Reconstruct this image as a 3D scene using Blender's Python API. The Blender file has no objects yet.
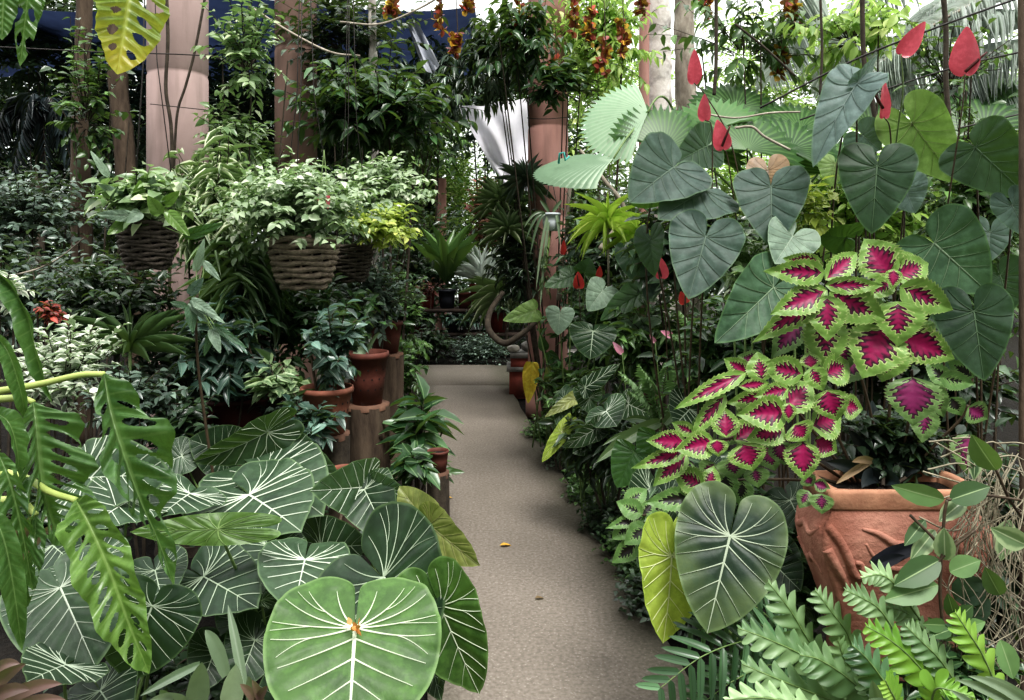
import bpy, math, random
import numpy as np
from mathutils import Vector
RNG = np.random.default_rng(7)
F = 740.0; CZ = 1.6; HY = 250.0; CX = 512.0
def at(px, py, D):
    """point in the garden seen at photo position px,py at distance D (metres) along the path"""
    return np.array([(px-CX)/F*D, D, CZ-(py-HY)/F*D])
def nrm(v): 
    v = np.asarray(v, float); return v/(np.linalg.norm(v, axis=-1, keepdims=True)+1e-9)
CAM = np.array([0, 0, CZ])
col = bpy.context.scene.collection
ORI = {}
# ---------------------------------------------------------------- objects
def tag(o, label=None, cat=None, group=None, kind=None):
    if label: o['label'] = label
    if cat: o['category'] = cat
    if group: o['group'] = group
    if kind: o['kind'] = kind
    return o
def thing(name, label, cat, loc, group=None):
    o = bpy.data.objects.new(name, None); col.objects.link(o)
    o.empty_display_size = 0.05
    o.location = [float(c) for c in loc]; ORI[o] = np.asarray(loc, float)
    return tag(o, label, cat, group)
class MB:
    """collects geometry for ONE mesh object"""
    def __init__(s): s.v=[]; s.f=[]; s.n=0; s.a={'lu':[], 'lv':[], 'rnd':[], 'vein':[]}
    def add(s, v, f, mi=0, **at_):
        v = np.asarray(v, float).reshape(-1, 3); k = len(v)
        s.v.append(v)
        if isinstance(f, np.ndarray): s.f.append((f+s.n, mi))
        else:
            g = {}
            for q in f: g.setdefault(len(q), []).append(q)
            for q in g.values(): s.f.append((np.asarray(q, int)+s.n, mi))
        s.n += k
        for key in s.a:
            x = at_.get(key, 0.0)
            s.a[key].append(np.full(k, x, float) if np.isscalar(x) else np.asarray(x, float))
        return s
    def build(s, name, mat, parent=None, label=None, cat=None, group=None, kind=None, loc=None, smooth=True):
        v = np.concatenate(s.v)
        if parent is not None: org = ORI[parent]
        else: org = np.asarray(loc if loc is not None else np.array([v[:,0].mean(), v[:,1].mean(), v[:,2].min()]), float)
        me = bpy.data.meshes.new(name)
        faces = np.concatenate([q.ravel() for q, _ in s.f]).astype(np.int32)
        lens = np.concatenate([np.full(len(q), q.shape[1]) for q, _ in s.f]).astype(np.int32)
        s.fm = np.concatenate([np.full(len(q), mi) for q, mi in s.f]).astype(np.int32)
        me.vertices.add(len(v)); me.vertices.foreach_set('co', (v-org).ravel())
        me.loops.add(len(faces)); me.loops.foreach_set('vertex_index', faces)
        me.polygons.add(len(lens))
        ls = np.concatenate([[0], np.cumsum(lens)[:-1]]).astype(int)
        me.polygons.foreach_set('loop_start', ls); me.polygons.foreach_set('loop_total', lens)
        if smooth: me.polygons.foreach_set('use_smooth', np.ones(len(lens),bool))
        mats = mat if isinstance(mat, (list, tuple)) else [mat]
        for m in mats: me.materials.append(m)
        if s.fm.any(): me.polygons.foreach_set('material_index', s.fm)
        for key, arr in s.a.items():
            arr = np.concatenate(arr)
            if key != 'rnd' and not arr.any(): continue
            A = me.attributes.new(key, 'FLOAT', 'POINT'); A.data.foreach_set('value', arr)
        me.update(calc_edges=True); me.validate()
        o = bpy.data.objects.new(name, me); col.objects.link(o)
        if parent is not None: o.parent = parent; ORI[o] = ORI[parent]
        else: o.location = [float(c) for c in org]; ORI[o] = org
        return tag(o, label, cat, group, kind)
# ---------------------------------------------------------------- shapes
def tube(pts, r, seg=6, cap=True):
    pts = np.asarray(pts, float); n = len(pts)
    r = np.full(n, r, float) if np.isscalar(r) else np.interp(np.linspace(0,1,n), np.linspace(0,1,len(r)), r)
    t = nrm(np.gradient(pts, axis=0))
    ref = np.array([0.13, 0.21, 1.0]) if abs(t[:,2]).mean() < 0.9 else np.array([1.0, 0.2, 0.1])
    a = nrm(np.cross(t, ref)); b = np.cross(t, a)
    th = np.linspace(0, 2*np.pi, seg, endpoint=False)
    v = pts[:,None,:] + r[:,None,None]*(np.cos(th)[None,:,None]*a[:,None,:] + np.sin(th)[None,:,None]*b[:,None,:])
    f = []
    for i in range(n-1):
        for j in range(seg):
            k = (j+1) % seg
            f.append([i*seg+j, i*seg+k, (i+1)*seg+k, (i+1)*seg+j])
    if cap:
        f.append(list(range(seg))[::-1]); f.append([(n-1)*seg+j for j in range(seg)])
    return v.reshape(-1,3), f
def bez(p0, p1, p2, n=10):
    t = np.linspace(0,1,n)[:,None]
    return (1-t)**2*np.asarray(p0)+2*t*(1-t)*np.asarray(p1)+t*t*np.asarray(p2)
def smooth_path(pts, n=24):
    pts = np.asarray(pts, float); k = len(pts)
    if k == 2: return pts[0]+(pts[1]-pts[0])*np.linspace(0,1,n)[:,None]
    P = np.vstack([2*pts[0]-pts[1], pts, 2*pts[-1]-pts[-2]])
    out = []
    for s in np.linspace(0, k-1-1e-6, n):
        i = int(s); u = s-i; a,b,c,d = P[i],P[i+1],P[i+2],P[i+3]
        out.append(0.5*((2*b)+(-a+c)*u+(2*a-5*b+4*c-d)*u*u+(-a+3*b-3*c+d)*u**3))
    return np.array(out)
def lathe(profile, c, seg=40, cap_bottom=True):
    """profile: list of (radius, z)"""
    pr = np.asarray(profile, float); th = np.linspace(0, 2*np.pi, seg, endpoint=False)
    v = np.stack([np.outer(pr[:,0], np.cos(th)), np.outer(pr[:,0], np.sin(th)), np.repeat(pr[:,1:2], seg, 1)], -1).reshape(-1,3)+np.asarray(c)
    f = []
    for i in range(len(pr)-1):
        for j in range(seg):
            k = (j+1)%seg; f.append([i*seg+j, i*seg+k, (i+1)*seg+k, (i+1)*seg+j])
    if cap_bottom: f.append(list(range(seg))[::-1])
    return v, f
def grid_faces(n, m):
    """rows n, columns m"""
    a = (np.arange(n-1)[:,None]*m+np.arange(m-1)[None,:]).ravel()
    return np.stack([a, a+1, a+m+1, a+m], 1)
def box(lo, hi):
    x0,y0,z0 = lo; x1,y1,z1 = hi
    v = [(x0,y0,z0),(x1,y0,z0),(x1,y1,z0),(x0,y1,z0),(x0,y0,z1),(x1,y0,z1),(x1,y1,z1),(x0,y1,z1)]
    return v, [[0,3,2,1],[4,5,6,7],[0,1,5,4],[1,2,6,5],[2,3,7,6],[3,0,4,7]]
# ---------------------------------------------------------------- materials
DESAT = 0.12
def lin(c):
    c = np.asarray(c, float)/255.0; c = np.clip(c+(c@np.array([.3,.59,.11])-c)*DESAT, 0, 1)
    return tuple(np.where(c <= 0.04045, c/12.92, ((c+0.055)/1.055)**2.4))+(1.0,)
def nodemat(name):
    m = bpy.data.materials.new(name); m.use_nodes = True
    nt = m.node_tree; nt.nodes.clear()
    def N(t, **k):
        n = nt.nodes.new(t)
        for a, b in k.items():
            if a.startswith('i_'): n.inputs[a[2:]].default_value = b
            else: setattr(n, a, b)
        return n
    L = nt.links.new
    return m, N, L
def attr(N, nm):
    return N('ShaderNodeAttribute', attribute_name=nm).outputs['Fac']
def mixc(N, L, fac, a, b, mode='MIX'):
    n = N('ShaderNodeMix', data_type='RGBA', blend_type=mode)
    for s, x in ((n.inputs[0], fac), (n.inputs[6], a), (n.inputs[7], b)):
        if hasattr(x, 'is_linked') or hasattr(x, 'links'): L(x, s)
        else: s.default_value = x
    return n.outputs[2]
def mth(N, L, op, a, b=None, clamp=False):
    n = N('ShaderNodeMath', operation=op, use_clamp=clamp)
    for i, x in enumerate((a, b)):
        if x is None: continue
        if hasattr(x, 'links'): L(x, n.inputs[i])
        else: n.inputs[i].default_value = x
    return n.outputs[0]
def ramp(N, L, fac, stops, interp='LINEAR'):
    n = N('ShaderNodeValToRGB'); cr = n.color_ramp; cr.interpolation = interp
    while len(cr.elements) < len(stops): cr.elements.new(0.5)
    for e, (p, c) in zip(cr.elements, stops): e.position = p; e.color = c
    L(fac, n.inputs[0]); return n.outputs[0]
def finish(N, L, c, rough=0.5, spec=0.5, transl=0.0, bump=None, tcol=None, bstr=0.3, bdist=0.01, coat=0.0):
    p = N('ShaderNodeBsdfPrincipled')
    if hasattr(c, 'links'): L(c, p.inputs['Base Color'])
    else: p.inputs['Base Color'].default_value = c
    if hasattr(rough, 'links'): L(rough, p.inputs['Roughness'])
    else: p.inputs['Roughness'].default_value = rough
    p.inputs['Specular IOR Level'].default_value = spec
    if bump is not None:
        b = N('ShaderNodeBump'); b.inputs['Strength'].default_value = bstr; b.inputs['Distance'].default_value = bdist
        L(bump, b.inputs['Height']); L(b.outputs[0], p.inputs['Normal'])
    out = N('ShaderNodeOutputMaterial')
    if transl > 0:
        t = N('ShaderNodeBsdfTranslucent'); mx = N('ShaderNodeMixShader'); mx.inputs[0].default_value = transl
        tc = tcol if tcol is not None else c
        if hasattr(tc, 'links'): L(tc, t.inputs['Color'])
        else: t.inputs['Color'].default_value = tc
        L(p.outputs[0], mx.inputs[1]); L(t.outputs[0], mx.inputs[2]); L(mx.outputs[0], out.inputs[0])
    else: L(p.outputs[0], out.inputs[0])
MATS = {}
def leaf_mat(name, ca, cb, under=None, rib=None, ribw=0.10, edge=None, rough=0.42, spec=0.5, transl=0.22, tc=(150,190,60)):
    """small-leaf material: colour between ca and cb by the leaf's own random number, pale underside, midrib, optional pale margin"""
    m, N, L = nodemat(name)
    r = attr(N, 'rnd')
    c = mixc(N, L, r, lin(ca), lin(cb))
    eg = N('ShaderNodeMapRange'); L(r, eg.inputs[0]); eg.inputs[1].default_value = .84; eg.inputs[2].default_value = .93
    c = mixc(N, L, mth(N,L,'MULTIPLY',eg.outputs[0],.6), c, lin([min(255,x*1.35+18) for x in cb]))  # painted glints: a random share of the leaves gets a lighter colour
    nz = N('ShaderNodeTexNoise'); nz.inputs['Scale'].default_value = 35.0
    tcn = N('ShaderNodeTexCoord'); L(tcn.outputs['Object'], nz.inputs['Vector'])
    c = mixc(N, L, mth(N, L, 'MULTIPLY', nz.outputs['Fac'], 0.35), c, lin([x*0.55 for x in ca]))
    au = mth(N, L, 'ABSOLUTE', attr(N, 'lu'))
    if edge is not None:
        e = N('ShaderNodeMapRange', interpolation_type='SMOOTHSTEP'); L(mth(N,L,'ADD',au,mth(N,L,'MULTIPLY',mth(N,L,'SUBTRACT',nz.outputs['Fac'],0.5),0.5)), e.inputs[0])
        e.inputs[1].default_value = 0.45; e.inputs[2].default_value = 0.75
        c = mixc(N, L, e.outputs[0], c, lin(edge))
    if rib is not None:
        e = N('ShaderNodeMapRange'); L(au, e.inputs[0]); e.inputs[1].default_value = ribw; e.inputs[2].default_value = ribw*0.3
        c = mixc(N, L, e.outputs[0], c, lin(rib))
    un = under if under is not None else [min(255, x*1.15+12) for x in ca]
    bf = N('ShaderNodeNewGeometry').outputs['Backfacing']
    c = mixc(N, L, mth(N, L, 'MULTIPLY', bf, 0.8), c, lin(un))
    finish(N, L, c, rough, spec, transl, tcol=mixc(N, L, 0.5, c, lin(tc)))
    MATS[name] = m; return m
def hero_mat(name, ca, cb, vein, under, rough=0.4, spec=0.5, transl=0.2, tc=(120,170,40), vstr=1.0, mottle=None, edge=.30):
    m, N, L = nodemat(name)
    tcn = N('ShaderNodeTexCoord')
    nz = N('ShaderNodeTexNoise'); nz.inputs['Scale'].default_value = 9.0; nz.inputs['Detail'].default_value = 4
    L(tcn.outputs['Object'], nz.inputs['Vector'])
    n2 = N('ShaderNodeTexNoise'); n2.inputs['Scale'].default_value = 60.0; n2.inputs['Detail'].default_value = 3
    L(tcn.outputs['Object'], n2.inputs['Vector'])
    e = N('ShaderNodeMapRange'); L(nz.outputs['Fac'], e.inputs[0]); e.inputs[1].default_value = 0.36; e.inputs[2].default_value = 0.64
    c = mixc(N, L, e.outputs[0], lin(ca), lin(cb))
    c = mixc(N, L, mth(N,L,'MULTIPLY',attr(N,'rnd'),0.6), c, lin(cb))
    c = mixc(N, L, mth(N,L,'MULTIPLY',n2.outputs['Fac'],0.3), c, lin([x*0.5 for x in ca]))
    if mottle is not None:
        e2 = N('ShaderNodeMapRange'); L(mth(N,L,'ADD', attr(N,'lv'), mth(N,L,'MULTIPLY',nz.outputs['Fac'],0.8)), e2.inputs[0]); e2.inputs[1].default_value = 0.95; e2.inputs[2].default_value = 1.4
        c = mixc(N, L, mth(N,L,'MULTIPLY',e2.outputs[0],0.65), c, lin(mottle))
    n3 = N('ShaderNodeTexNoise'); n3.inputs['Scale'].default_value = 26.0; n3.inputs['Detail'].default_value = 6; n3.inputs['Roughness'].default_value = .7
    L(tcn.outputs['Object'], n3.inputs['Vector'])
    e5 = N('ShaderNodeMapRange'); L(n3.outputs['Fac'], e5.inputs[0]); e5.inputs[1].default_value = .46; e5.inputs[2].default_value = .72
    c = mixc(N, L, mth(N,L,'MULTIPLY',e5.outputs[0],.45), c, lin([min(255,x*1.28+10) for x in cb]))
    e4 = N('ShaderNodeMapRange'); L(attr(N,'lv'), e4.inputs[0]); e4.inputs[1].default_value = .955; e4.inputs[2].default_value = .985
    c = mixc(N, L, mth(N,L,'MULTIPLY',e4.outputs[0],edge), c, lin([min(255,x*1.2+14) for x in under]))
    e3 = N('ShaderNodeMapRange'); e3.inputs[1].default_value = 0.25; e3.inputs[2].default_value = 0.75
    L(attr(N,'vein'), e3.inputs[0])
    c = mixc(N, L, mth(N,L,'MULTIPLY', e3.outputs[0], vstr), c, lin(vein))
    bf = N('ShaderNodeNewGeometry').outputs['Backfacing']
    c2 = mixc(N, L, mth(N,L,'MULTIPLY',bf,0.85), c, lin(under))
    finish(N, L, c2, rough, spec, transl, bump=n2.outputs['Fac'], tcol=mixc(N,L,0.5,c2,lin(tc)), bstr=0.25, bdist=0.004)
    MATS[name] = m; return m
def plain_mat(name, ca, cb, scale=8, rough=0.8, spec=0.3, bump=0.4, bdist=0.01, stretch=(1,1,1), dirt=None, transl=0, det=6):
    m, N, L = nodemat(name)
    tcn = N('ShaderNodeTexCoord'); mp = N('ShaderNodeMapping'); mp.inputs['Scale'].default_value = stretch
    L(tcn.outputs['Object'], mp.inputs['Vector'])
    nz = N('ShaderNodeTexNoise'); nz.inputs['Scale'].default_value = scale; nz.inputs['Detail'].default_value = det; nz.inputs['Roughness'].default_value = 0.65
    L(mp.outputs[0], nz.inputs['Vector'])
    e = N('ShaderNodeMapRange'); L(nz.outputs['Fac'], e.inputs[0]); e.inputs[1].default_value = 0.3; e.inputs[2].default_value = 0.7
    c = mixc(N, L, e.outputs[0], lin(ca), lin(cb))
    if dirt is not None:
        n2 = N('ShaderNodeTexNoise'); n2.inputs['Scale'].default_value = scale*0.3; n2.inputs['Detail'].default_value = 8; L(mp.outputs[0], n2.inputs['Vector'])
        e2 = N('ShaderNodeMapRange'); L(n2.outputs['Fac'], e2.inputs[0]); e2.inputs[1].default_value = 0.48; e2.inputs[2].default_value = 0.68
        c = mixc(N, L, mth(N,L,'MULTIPLY',e2.outputs[0],0.8), c, lin(dirt))
    finish(N, L, c, rough, spec, transl, bump=nz.outputs['Fac'], bstr=bump, bdist=bdist)
    MATS[name] = m; return m
# ---------------------------------------------------------------- leaf templates (lx across, ly along, lz lift)
def tmpl(profile, fold=0.15, droop=0.15):
    """profile: [(v, halfwidth)], ends pointed"""
    v=[(0,0,0)]; u=[0]; w=[0]
    k=len(profile)
    for (a,h) in profile:
        z=-droop*a*a
        v += [(-h,a,z+fold*h),(0,a,z),(h,a,z+fold*h)]; u += [-1,0,1]; w += [a]*3
    v.append((0,1,-droop)); u.append(0); w.append(1)
    f=[[0,2,1],[0,3,2]]
    for i in range(k-1):
        a=1+3*i; b=a+3
        f += [[a,a+1,b+1,b],[a+1,a+2,b+2,b+1]]
    a=1+3*(k-1); e=len(v)-1
    f += [[a,a+1,e],[a+1,a+2,e]]
    return np.array(v,float), f, np.array(u,float), np.array(w,float)
T_OV = tmpl([(.12,.26),(.38,.5),(.7,.34)], .25, .22)
T_RD = tmpl([(.1,.3),(.4,.5),(.75,.4)], .12, .15)
T_LA = tmpl([(.15,.3),(.45,.5),(.75,.32)], .35, .35)
T_SM = tmpl([(.42,.5)], .3, .15)
T_ST = tmpl([(.1,.36),(.3,.5),(.5,.48),(.7,.38),(.87,.2)], .4, .55)   # arching strap
T_S2 = tmpl([(.1,.38),(.35,.5),(.65,.4),(.85,.2)], .35, .12)          # straight strap
T_LB = tmpl([(.1,.45),(.35,.5),(.6,.46),(.85,.3)], .12, .12)          # fern lobe
TM = dict(ov=T_OV, rd=T_RD, la=T_LA, sm=T_SM, st=T_ST, s2=T_S2, lb=T_LB)
def leaves(mb, P, d, n, l, w, T='ov', rnd=None, mi=0):
    """add a batch of leaves; P base points, d directions, n upper-side normals, l lengths, w full widths"""
    tv, tf, tu, tw = TM[T]
    P=np.asarray(P,float).reshape(-1,3); k=len(P)
    d=nrm(np.broadcast_to(d,(k,3))); n=np.broadcast_to(n,(k,3))
    n=n-(n*d).sum(1,keepdims=True)*d; n=nrm(n); s=np.cross(d,n)
    l=np.broadcast_to(l,(k,)); w=np.broadcast_to(w,(k,))
    V = P[:,None,:]+d[:,None,:]*(tv[None,:,1:2]*l[:,None,None])+s[:,None,:]*(tv[None,:,0:1]*w[:,None,None])+n[:,None,:]*(tv[None,:,2:3]*l[:,None,None])
    m=len(tv); off=(np.arange(k)*m)[:,None,None]
    if rnd is None: rnd=RNG.random(k)
    t3=np.array([q for q in tf if len(q)==3]); t4=[q for q in tf if len(q)==4]; n0=mb.n
    if t4: mb.f.append(((np.array(t4)[None]+off).reshape(-1,4)+n0,mi))
    mb.add(V.reshape(-1,3), (t3[None]+off).reshape(-1,3), mi, lu=np.tile(tu,k), lv=np.tile(tw,k), rnd=np.repeat(np.broadcast_to(rnd,(k,)),m))
def rdir(k, up=0.0):
    d=RNG.normal(size=(k,3)); d[:,2]+=up; return nrm(d)
DENS,LSC=1.7,.88
def shrub_geo(c, r, nt, nl, ll, lw, T='ov', droop=0.25, up=0.35, spread=0.9, front=0.35, base=None, stem_r=0.004, jit=0.3, nup=1.0):
    """twigs fanning out to an ellipsoid crown; leaves in alternate rows along each twig"""
    fo=MB(); st=MB()
    nt=int(nt*DENS); ll*=LSC; lw*=LSC
    c=np.asarray(c,float); r=np.asarray(r,float)
    d=RNG.normal(size=(nt,3)); d[:,2]+=up; d[:,1]-=front; d=nrm(d)
    rad=0.38+0.74*RNG.random(nt)**0.7; rad=np.where(RNG.random(nt)<.08,rad*1.25,rad)
    end=c+d*r*rad[:,None]
    start=c+d*r*0.12+np.array([0,0,-0.25*r[2]])
    mid=(start+end)/2+np.stack([RNG.normal(size=nt)*r[0]*.12, RNG.normal(size=nt)*r[1]*.12, 0.22*r[2]*RNG.random(nt)],1)
    ts=np.linspace(0.28,1,nl)
    t=ts[None,:]; t=np.clip(t+RNG.normal(size=(nt,nl))*0.03,0,1)[...,None]
    Q=(1-t)**2*start[:,None]+2*t*(1-t)*mid[:,None]+t*t*end[:,None]
    tan=nrm(2*(1-t)*(mid-start)[:,None]+2*t*(end-mid)[:,None])
    upv=np.array([0,0,1.0]); side=nrm(np.cross(tan,upv))
    sg=np.where(np.arange(nl)%2==0,1.0,-1.0)[None,:,None]
    dd=tan*(0.55+0.2*RNG.normal(size=(nt,nl,1)))+side*sg*spread+RNG.normal(size=(nt,nl,3))*jit
    dd[...,2]-=droop
    nn=upv*nup+tan*0.2+RNG.normal(size=(nt,nl,3))*0.35+np.array([0,-0.25,0])
    k=nt*nl
    sc=0.65+0.5*RNG.random(k)
    leaves(fo,Q.reshape(-1,3),dd.reshape(-1,3),nn.reshape(-1,3),ll*sc,lw*sc*(0.85+0.3*RNG.random(k)),T)
    for i in range(0,nt,max(1,nt//60)):
        v,f=tube(bez(start[i],mid[i],end[i],5),[stem_r,stem_r*.5],4,False); st.add(v,f)
    b=np.array([c[0],c[1],0.0]) if base is None else np.asarray(base,float)
    for q in range(3):
        o=RNG.normal(size=3)*np.array([.05,.05,0])*min(1,r[0]*3)
        v,f=tube(bez(b+o*.5,(b+c)/2+o*2,c+o*3+np.array([0,0,-.1*r[2]]),8),[stem_r*2.4,stem_r*1.2],6,False); st.add(v,f)
    return fo,st,b
def shrub(name,label,cat,mat,px,py,D,rx,ry,rd,nt,nl,ll,lw,T='ov',base=None,stem='bark_dark',group=None,stemname='stem',fol='foliage',**k):
    c=at(px,py,D); s=D/F
    fo,st,b=shrub_geo(c,(rx*s,rd,ry*s),nt,nl,ll,lw,T,base=base,**k)
    o=thing(name,label,cat,b,group)
    fo.build(fol,MATS[mat],o); st.build(stemname,MATS[stem],o)
    return o
def rosette_geo(fo,c,n,l,w,el=(10,75),droop_T='st',tilt=(0,0,1),jit=.12,az=None):
    a=np.arange(n)*2.39996+RNG.random()*6.28 if az is None else az[0]+(az[1]-az[0])*RNG.random(n)
    e=np.radians(el[1]+(el[0]-el[1])*np.linspace(0,1,n)**0.8)+RNG.normal(size=n)*jit*.6
    d=np.stack([np.cos(a)*np.cos(e),np.sin(a)*np.cos(e),np.sin(e)],1)
    nn=np.stack([-np.cos(a)*np.sin(e),-np.sin(a)*np.sin(e),np.cos(e)],1)
    sc=(0.75+0.35*RNG.random(n))
    leaves(fo,np.asarray(c)+d*0.01,d,nn,l*sc,w*(0.85+.3*RNG.random(n)),droop_T)
def rosette(name,label,cat,mat,px,py,D,n,l,w,el=(10,75),T='st',group=None,base=None,stem=None,az=None):
    c=at(px,py,D); fo=MB(); rosette_geo(fo,c,n,l,w,el,T,az=az)
    if stem is None:
        return fo.build(name,MATS[mat],None,label,cat,group,loc=c)
    b=np.array([c[0],c[1],0.]) if base is None else base
    o=thing(name,label,cat,b,group); fo.build('foliage',MATS[mat],o)
    st=MB(); v,f=tube(bez(b,(b+c)/2+np.array([.02,0,0]),c,8),[.012,.008],6); st.add(v,f); st.build('stem',MATS[stem],o)
    return o
def frond_geo(fo,st,pts,n,ll,lw,T='la',ang=55,droop=.25,nv=(0,-.3,1),r=.004,prof=None,start=.12,tw=0.0):
    """pinnate frond along a path of world points"""
    p=smooth_path(pts,40); t=nrm(np.gradient(p,axis=0))
    s=np.linspace(start,.995,n); idx=np.clip((s*39).astype(int),0,39)
    P=np.array([np.interp(s*39,np.arange(40),p[:,i]) for i in range(3)]).T; tt=t[idx]
    nv=np.asarray(nv,float); nn=nrm(nv-(tt@nv)[:,None]*tt); sd=np.cross(tt,nn)
    pr=np.sin(np.pi*np.clip(.12+.86*s,0,1))**.6 if prof is None else np.interp(s,*prof)
    ca,sa=math.cos(math.radians(ang)),math.sin(math.radians(ang))
    for sg in (-1,1):
        d=tt*ca+sd*sg*sa-np.array([0,0,droop])+RNG.normal(size=(n,3))*.06
        leaves(fo,P,d,nn+RNG.normal(size=(n,3))*.15+sd*sg*tw,ll*pr*(.9+.2*RNG.random(n)),lw*(.6+.4*pr),T)
    v,f=tube(p,[r,r*.4],5); st.add(v,f)
# ---------------------------------------------------------------- big heart-shaped leaves
def _outline(half,n):
    h=smooth_path(np.array([(x,y,0) for x,y in half]),80)[:,:2]; h[0,0]=0.004; h[-1,0]=0
    full=np.vstack([h,(h*np.array([-1,1]))[::-1][1:]])
    s=np.concatenate([[0],np.cumsum(np.linalg.norm(np.diff(full,axis=0),axis=1))]); s/=s[-1]
    q=np.linspace(0,1,n); return np.stack([np.interp(q,s,full[:,0]),np.interp(q,s,full[:,1])],1)
H_GL=[(0.006,-.06),(.010,-.28),(.03,-.44),(.13,-.54),(.28,-.55),(.42,-.44),(.505,-.22),(.52,0),(.49,.24),(.41,.48),(.27,.73),(.12,.90),(.03,.97),(0,1.0)]
H_AN=[(0.01,-.03),(.025,-.24),(.09,-.42),(.24,-.49),(.40,-.38),(.49,-.12),(.47,.12),(.40,.38),(.27,.66),(.11,.90),(0,1.0)]
H_RD=[(0.006,-.06),(.010,-.30),(.03,-.50),(.14,-.62),(.30,-.62),(.44,-.46),(.52,-.2),(.54,.05),(.525,.3),(.46,.55),(.34,.76),(.18,.91),(.05,.98),(0,1.0)]
H_SP=[(0.01,-.02),(.10,-.05),(.24,-.01),(.35,.12),(.38,.3),(.30,.58),(.16,.83),(.05,.97),(0,1.0)]
def _veins(kind):
    V=[]
    def q(p0,p1,p2,w): V.append((bez((*p0,0),(*p1,0),(*p2,0),14)[:,:2],w))
    V.append((np.array([(0,0),(0,.25),(0,.5),(0,.75),(0,.99)]),1.3))
    for s in (-1,1):
        if kind in('GL','RD'):
            q((0,0),(s*.10,-.14),(s*.13,-.44),.8); q((0,0),(s*.22,-.14),(s*.31,-.46),.85); q((0,0),(s*.28,-.07),(s*.45,-.34),.95)
            q((0,0),(s*.28,.01),(s*.51,-.08),1.0); q((0,0),(s*.24,.12),(s*.50,.14),.95)
            q((0,.10),(s*.20,.24),(s*.44,.36),.8); q((0,.28),(s*.17,.42),(s*.36,.55),.75); q((0,.46),(s*.13,.58),(s*.25,.72),.6); q((0,.64),(s*.08,.74),(s*.15,.85),.5)
            q((s*.245,.095),(s*.34,.13),(s*.455,.28),.45); q((s*.2675,-.015),(s*.38,.0),(s*.515,.03),.4); q((s*.1875,-.185),(s*.28,-.22),(s*.38,-.45),.4)
        elif kind=='AN':
            q((0,0),(s*.14,-.12),(s*.26,-.42),.8); q((0,0),(s*.26,-.02),(s*.44,-.25),.9); q((0,0),(s*.28,.15),(s*.46,.10),1.0)
            q((0,.12),(s*.2,.3),(s*.40,.36),.7); q((0,.3),(s*.15,.46),(s*.31,.56),.7); q((0,.48),(s*.1,.62),(s*.21,.73),.6)
        else:
            for a in (0.02,.15,.3,.45,.6): q((0,a),(s*.12,a+.06),(s*.33,a+.22),.5)
    return V
_cache={}
def leaf_base(kind,na,nr,w0):
    key=(kind,na,nr,w0)
    if key in _cache: return _cache[key]
    o=_outline(dict(GL=H_GL,AN=H_AN,SP=H_SP,RD=H_RD)[kind],na)
    t=np.linspace(0.0,1,nr)**0.85; t[0]=.012
    P=(t[:,None,None]*o[None]).reshape(-1,2); tt=np.repeat(t,na)
    ve=np.zeros(len(P)); soft=np.zeros(len(P))
    sp=[];sf=[];k0=0
    for pl,w in _veins(kind):
        L=np.linalg.norm(np.diff(pl,axis=0),axis=1); cum=np.concatenate([[0],np.cumsum(L)]); tot=cum[-1]
        for a,b,c0,l in zip(pl[:-1],pl[1:],cum[:-1],L):
            ab=b-a; s=np.clip(((P-a)@ab)/(ab@ab),0,1); dd=np.linalg.norm(P-(a+s[:,None]*ab),axis=1)
            fr=(c0+s*l)/tot; ww=w0*w*(1.25-.8*fr)
            soft=np.maximum(soft,np.exp(-(dd/(.045))**2))
    a=(np.arange(nr-1)[:,None]*na+np.arange(na-1)[None,:]).ravel(); f=np.stack([a,a+na,a+na+1,a+1],1)
    # raised vein ridges lie on the blade: (x, y, cross, half width)
    for pl,w in _veins(kind):
        m=16; s=np.linspace(0,1,len(pl)); q=np.linspace(0,1,m); c=np.stack([np.interp(q,s,pl[:,i]) for i in (0,1)],1)
        tg=nrm(np.gradient(c,axis=0)); nm=np.stack([-tg[:,1],tg[:,0]],1); hw=w0*w*(1.05-.8*q)
        for cr in (-1,0,1): sp.append(np.column_stack([c+nm*hw[:,None]*cr,np.full(m,abs(cr)),]))
        for cidx in (0,1):
            b=k0+cidx*m+np.arange(m-1); sf.append(np.stack([b,b+1,b+m+1,b+m],1))
        k0+=3*m
    _cache[key]=(P,tt,ve,soft,f,np.vstack(sp),np.vstack(sf)); return _cache[key]
def frame(Pb,Pt,roll,up=0.0):
    Y=Pt-Pb; Ln=np.linalg.norm(Y); y=Y/Ln
    v=nrm(CAM-Pb); v=nrm(v*(1-up)+np.array([0,0,1.0])*up); n=nrm(v-(v@y)*y); x=np.cross(y,n)
    a=math.radians(roll); n2=n*math.cos(a)+x*math.sin(a); x2=np.cross(y,n2)
    return x2,y,n2,Ln
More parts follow.
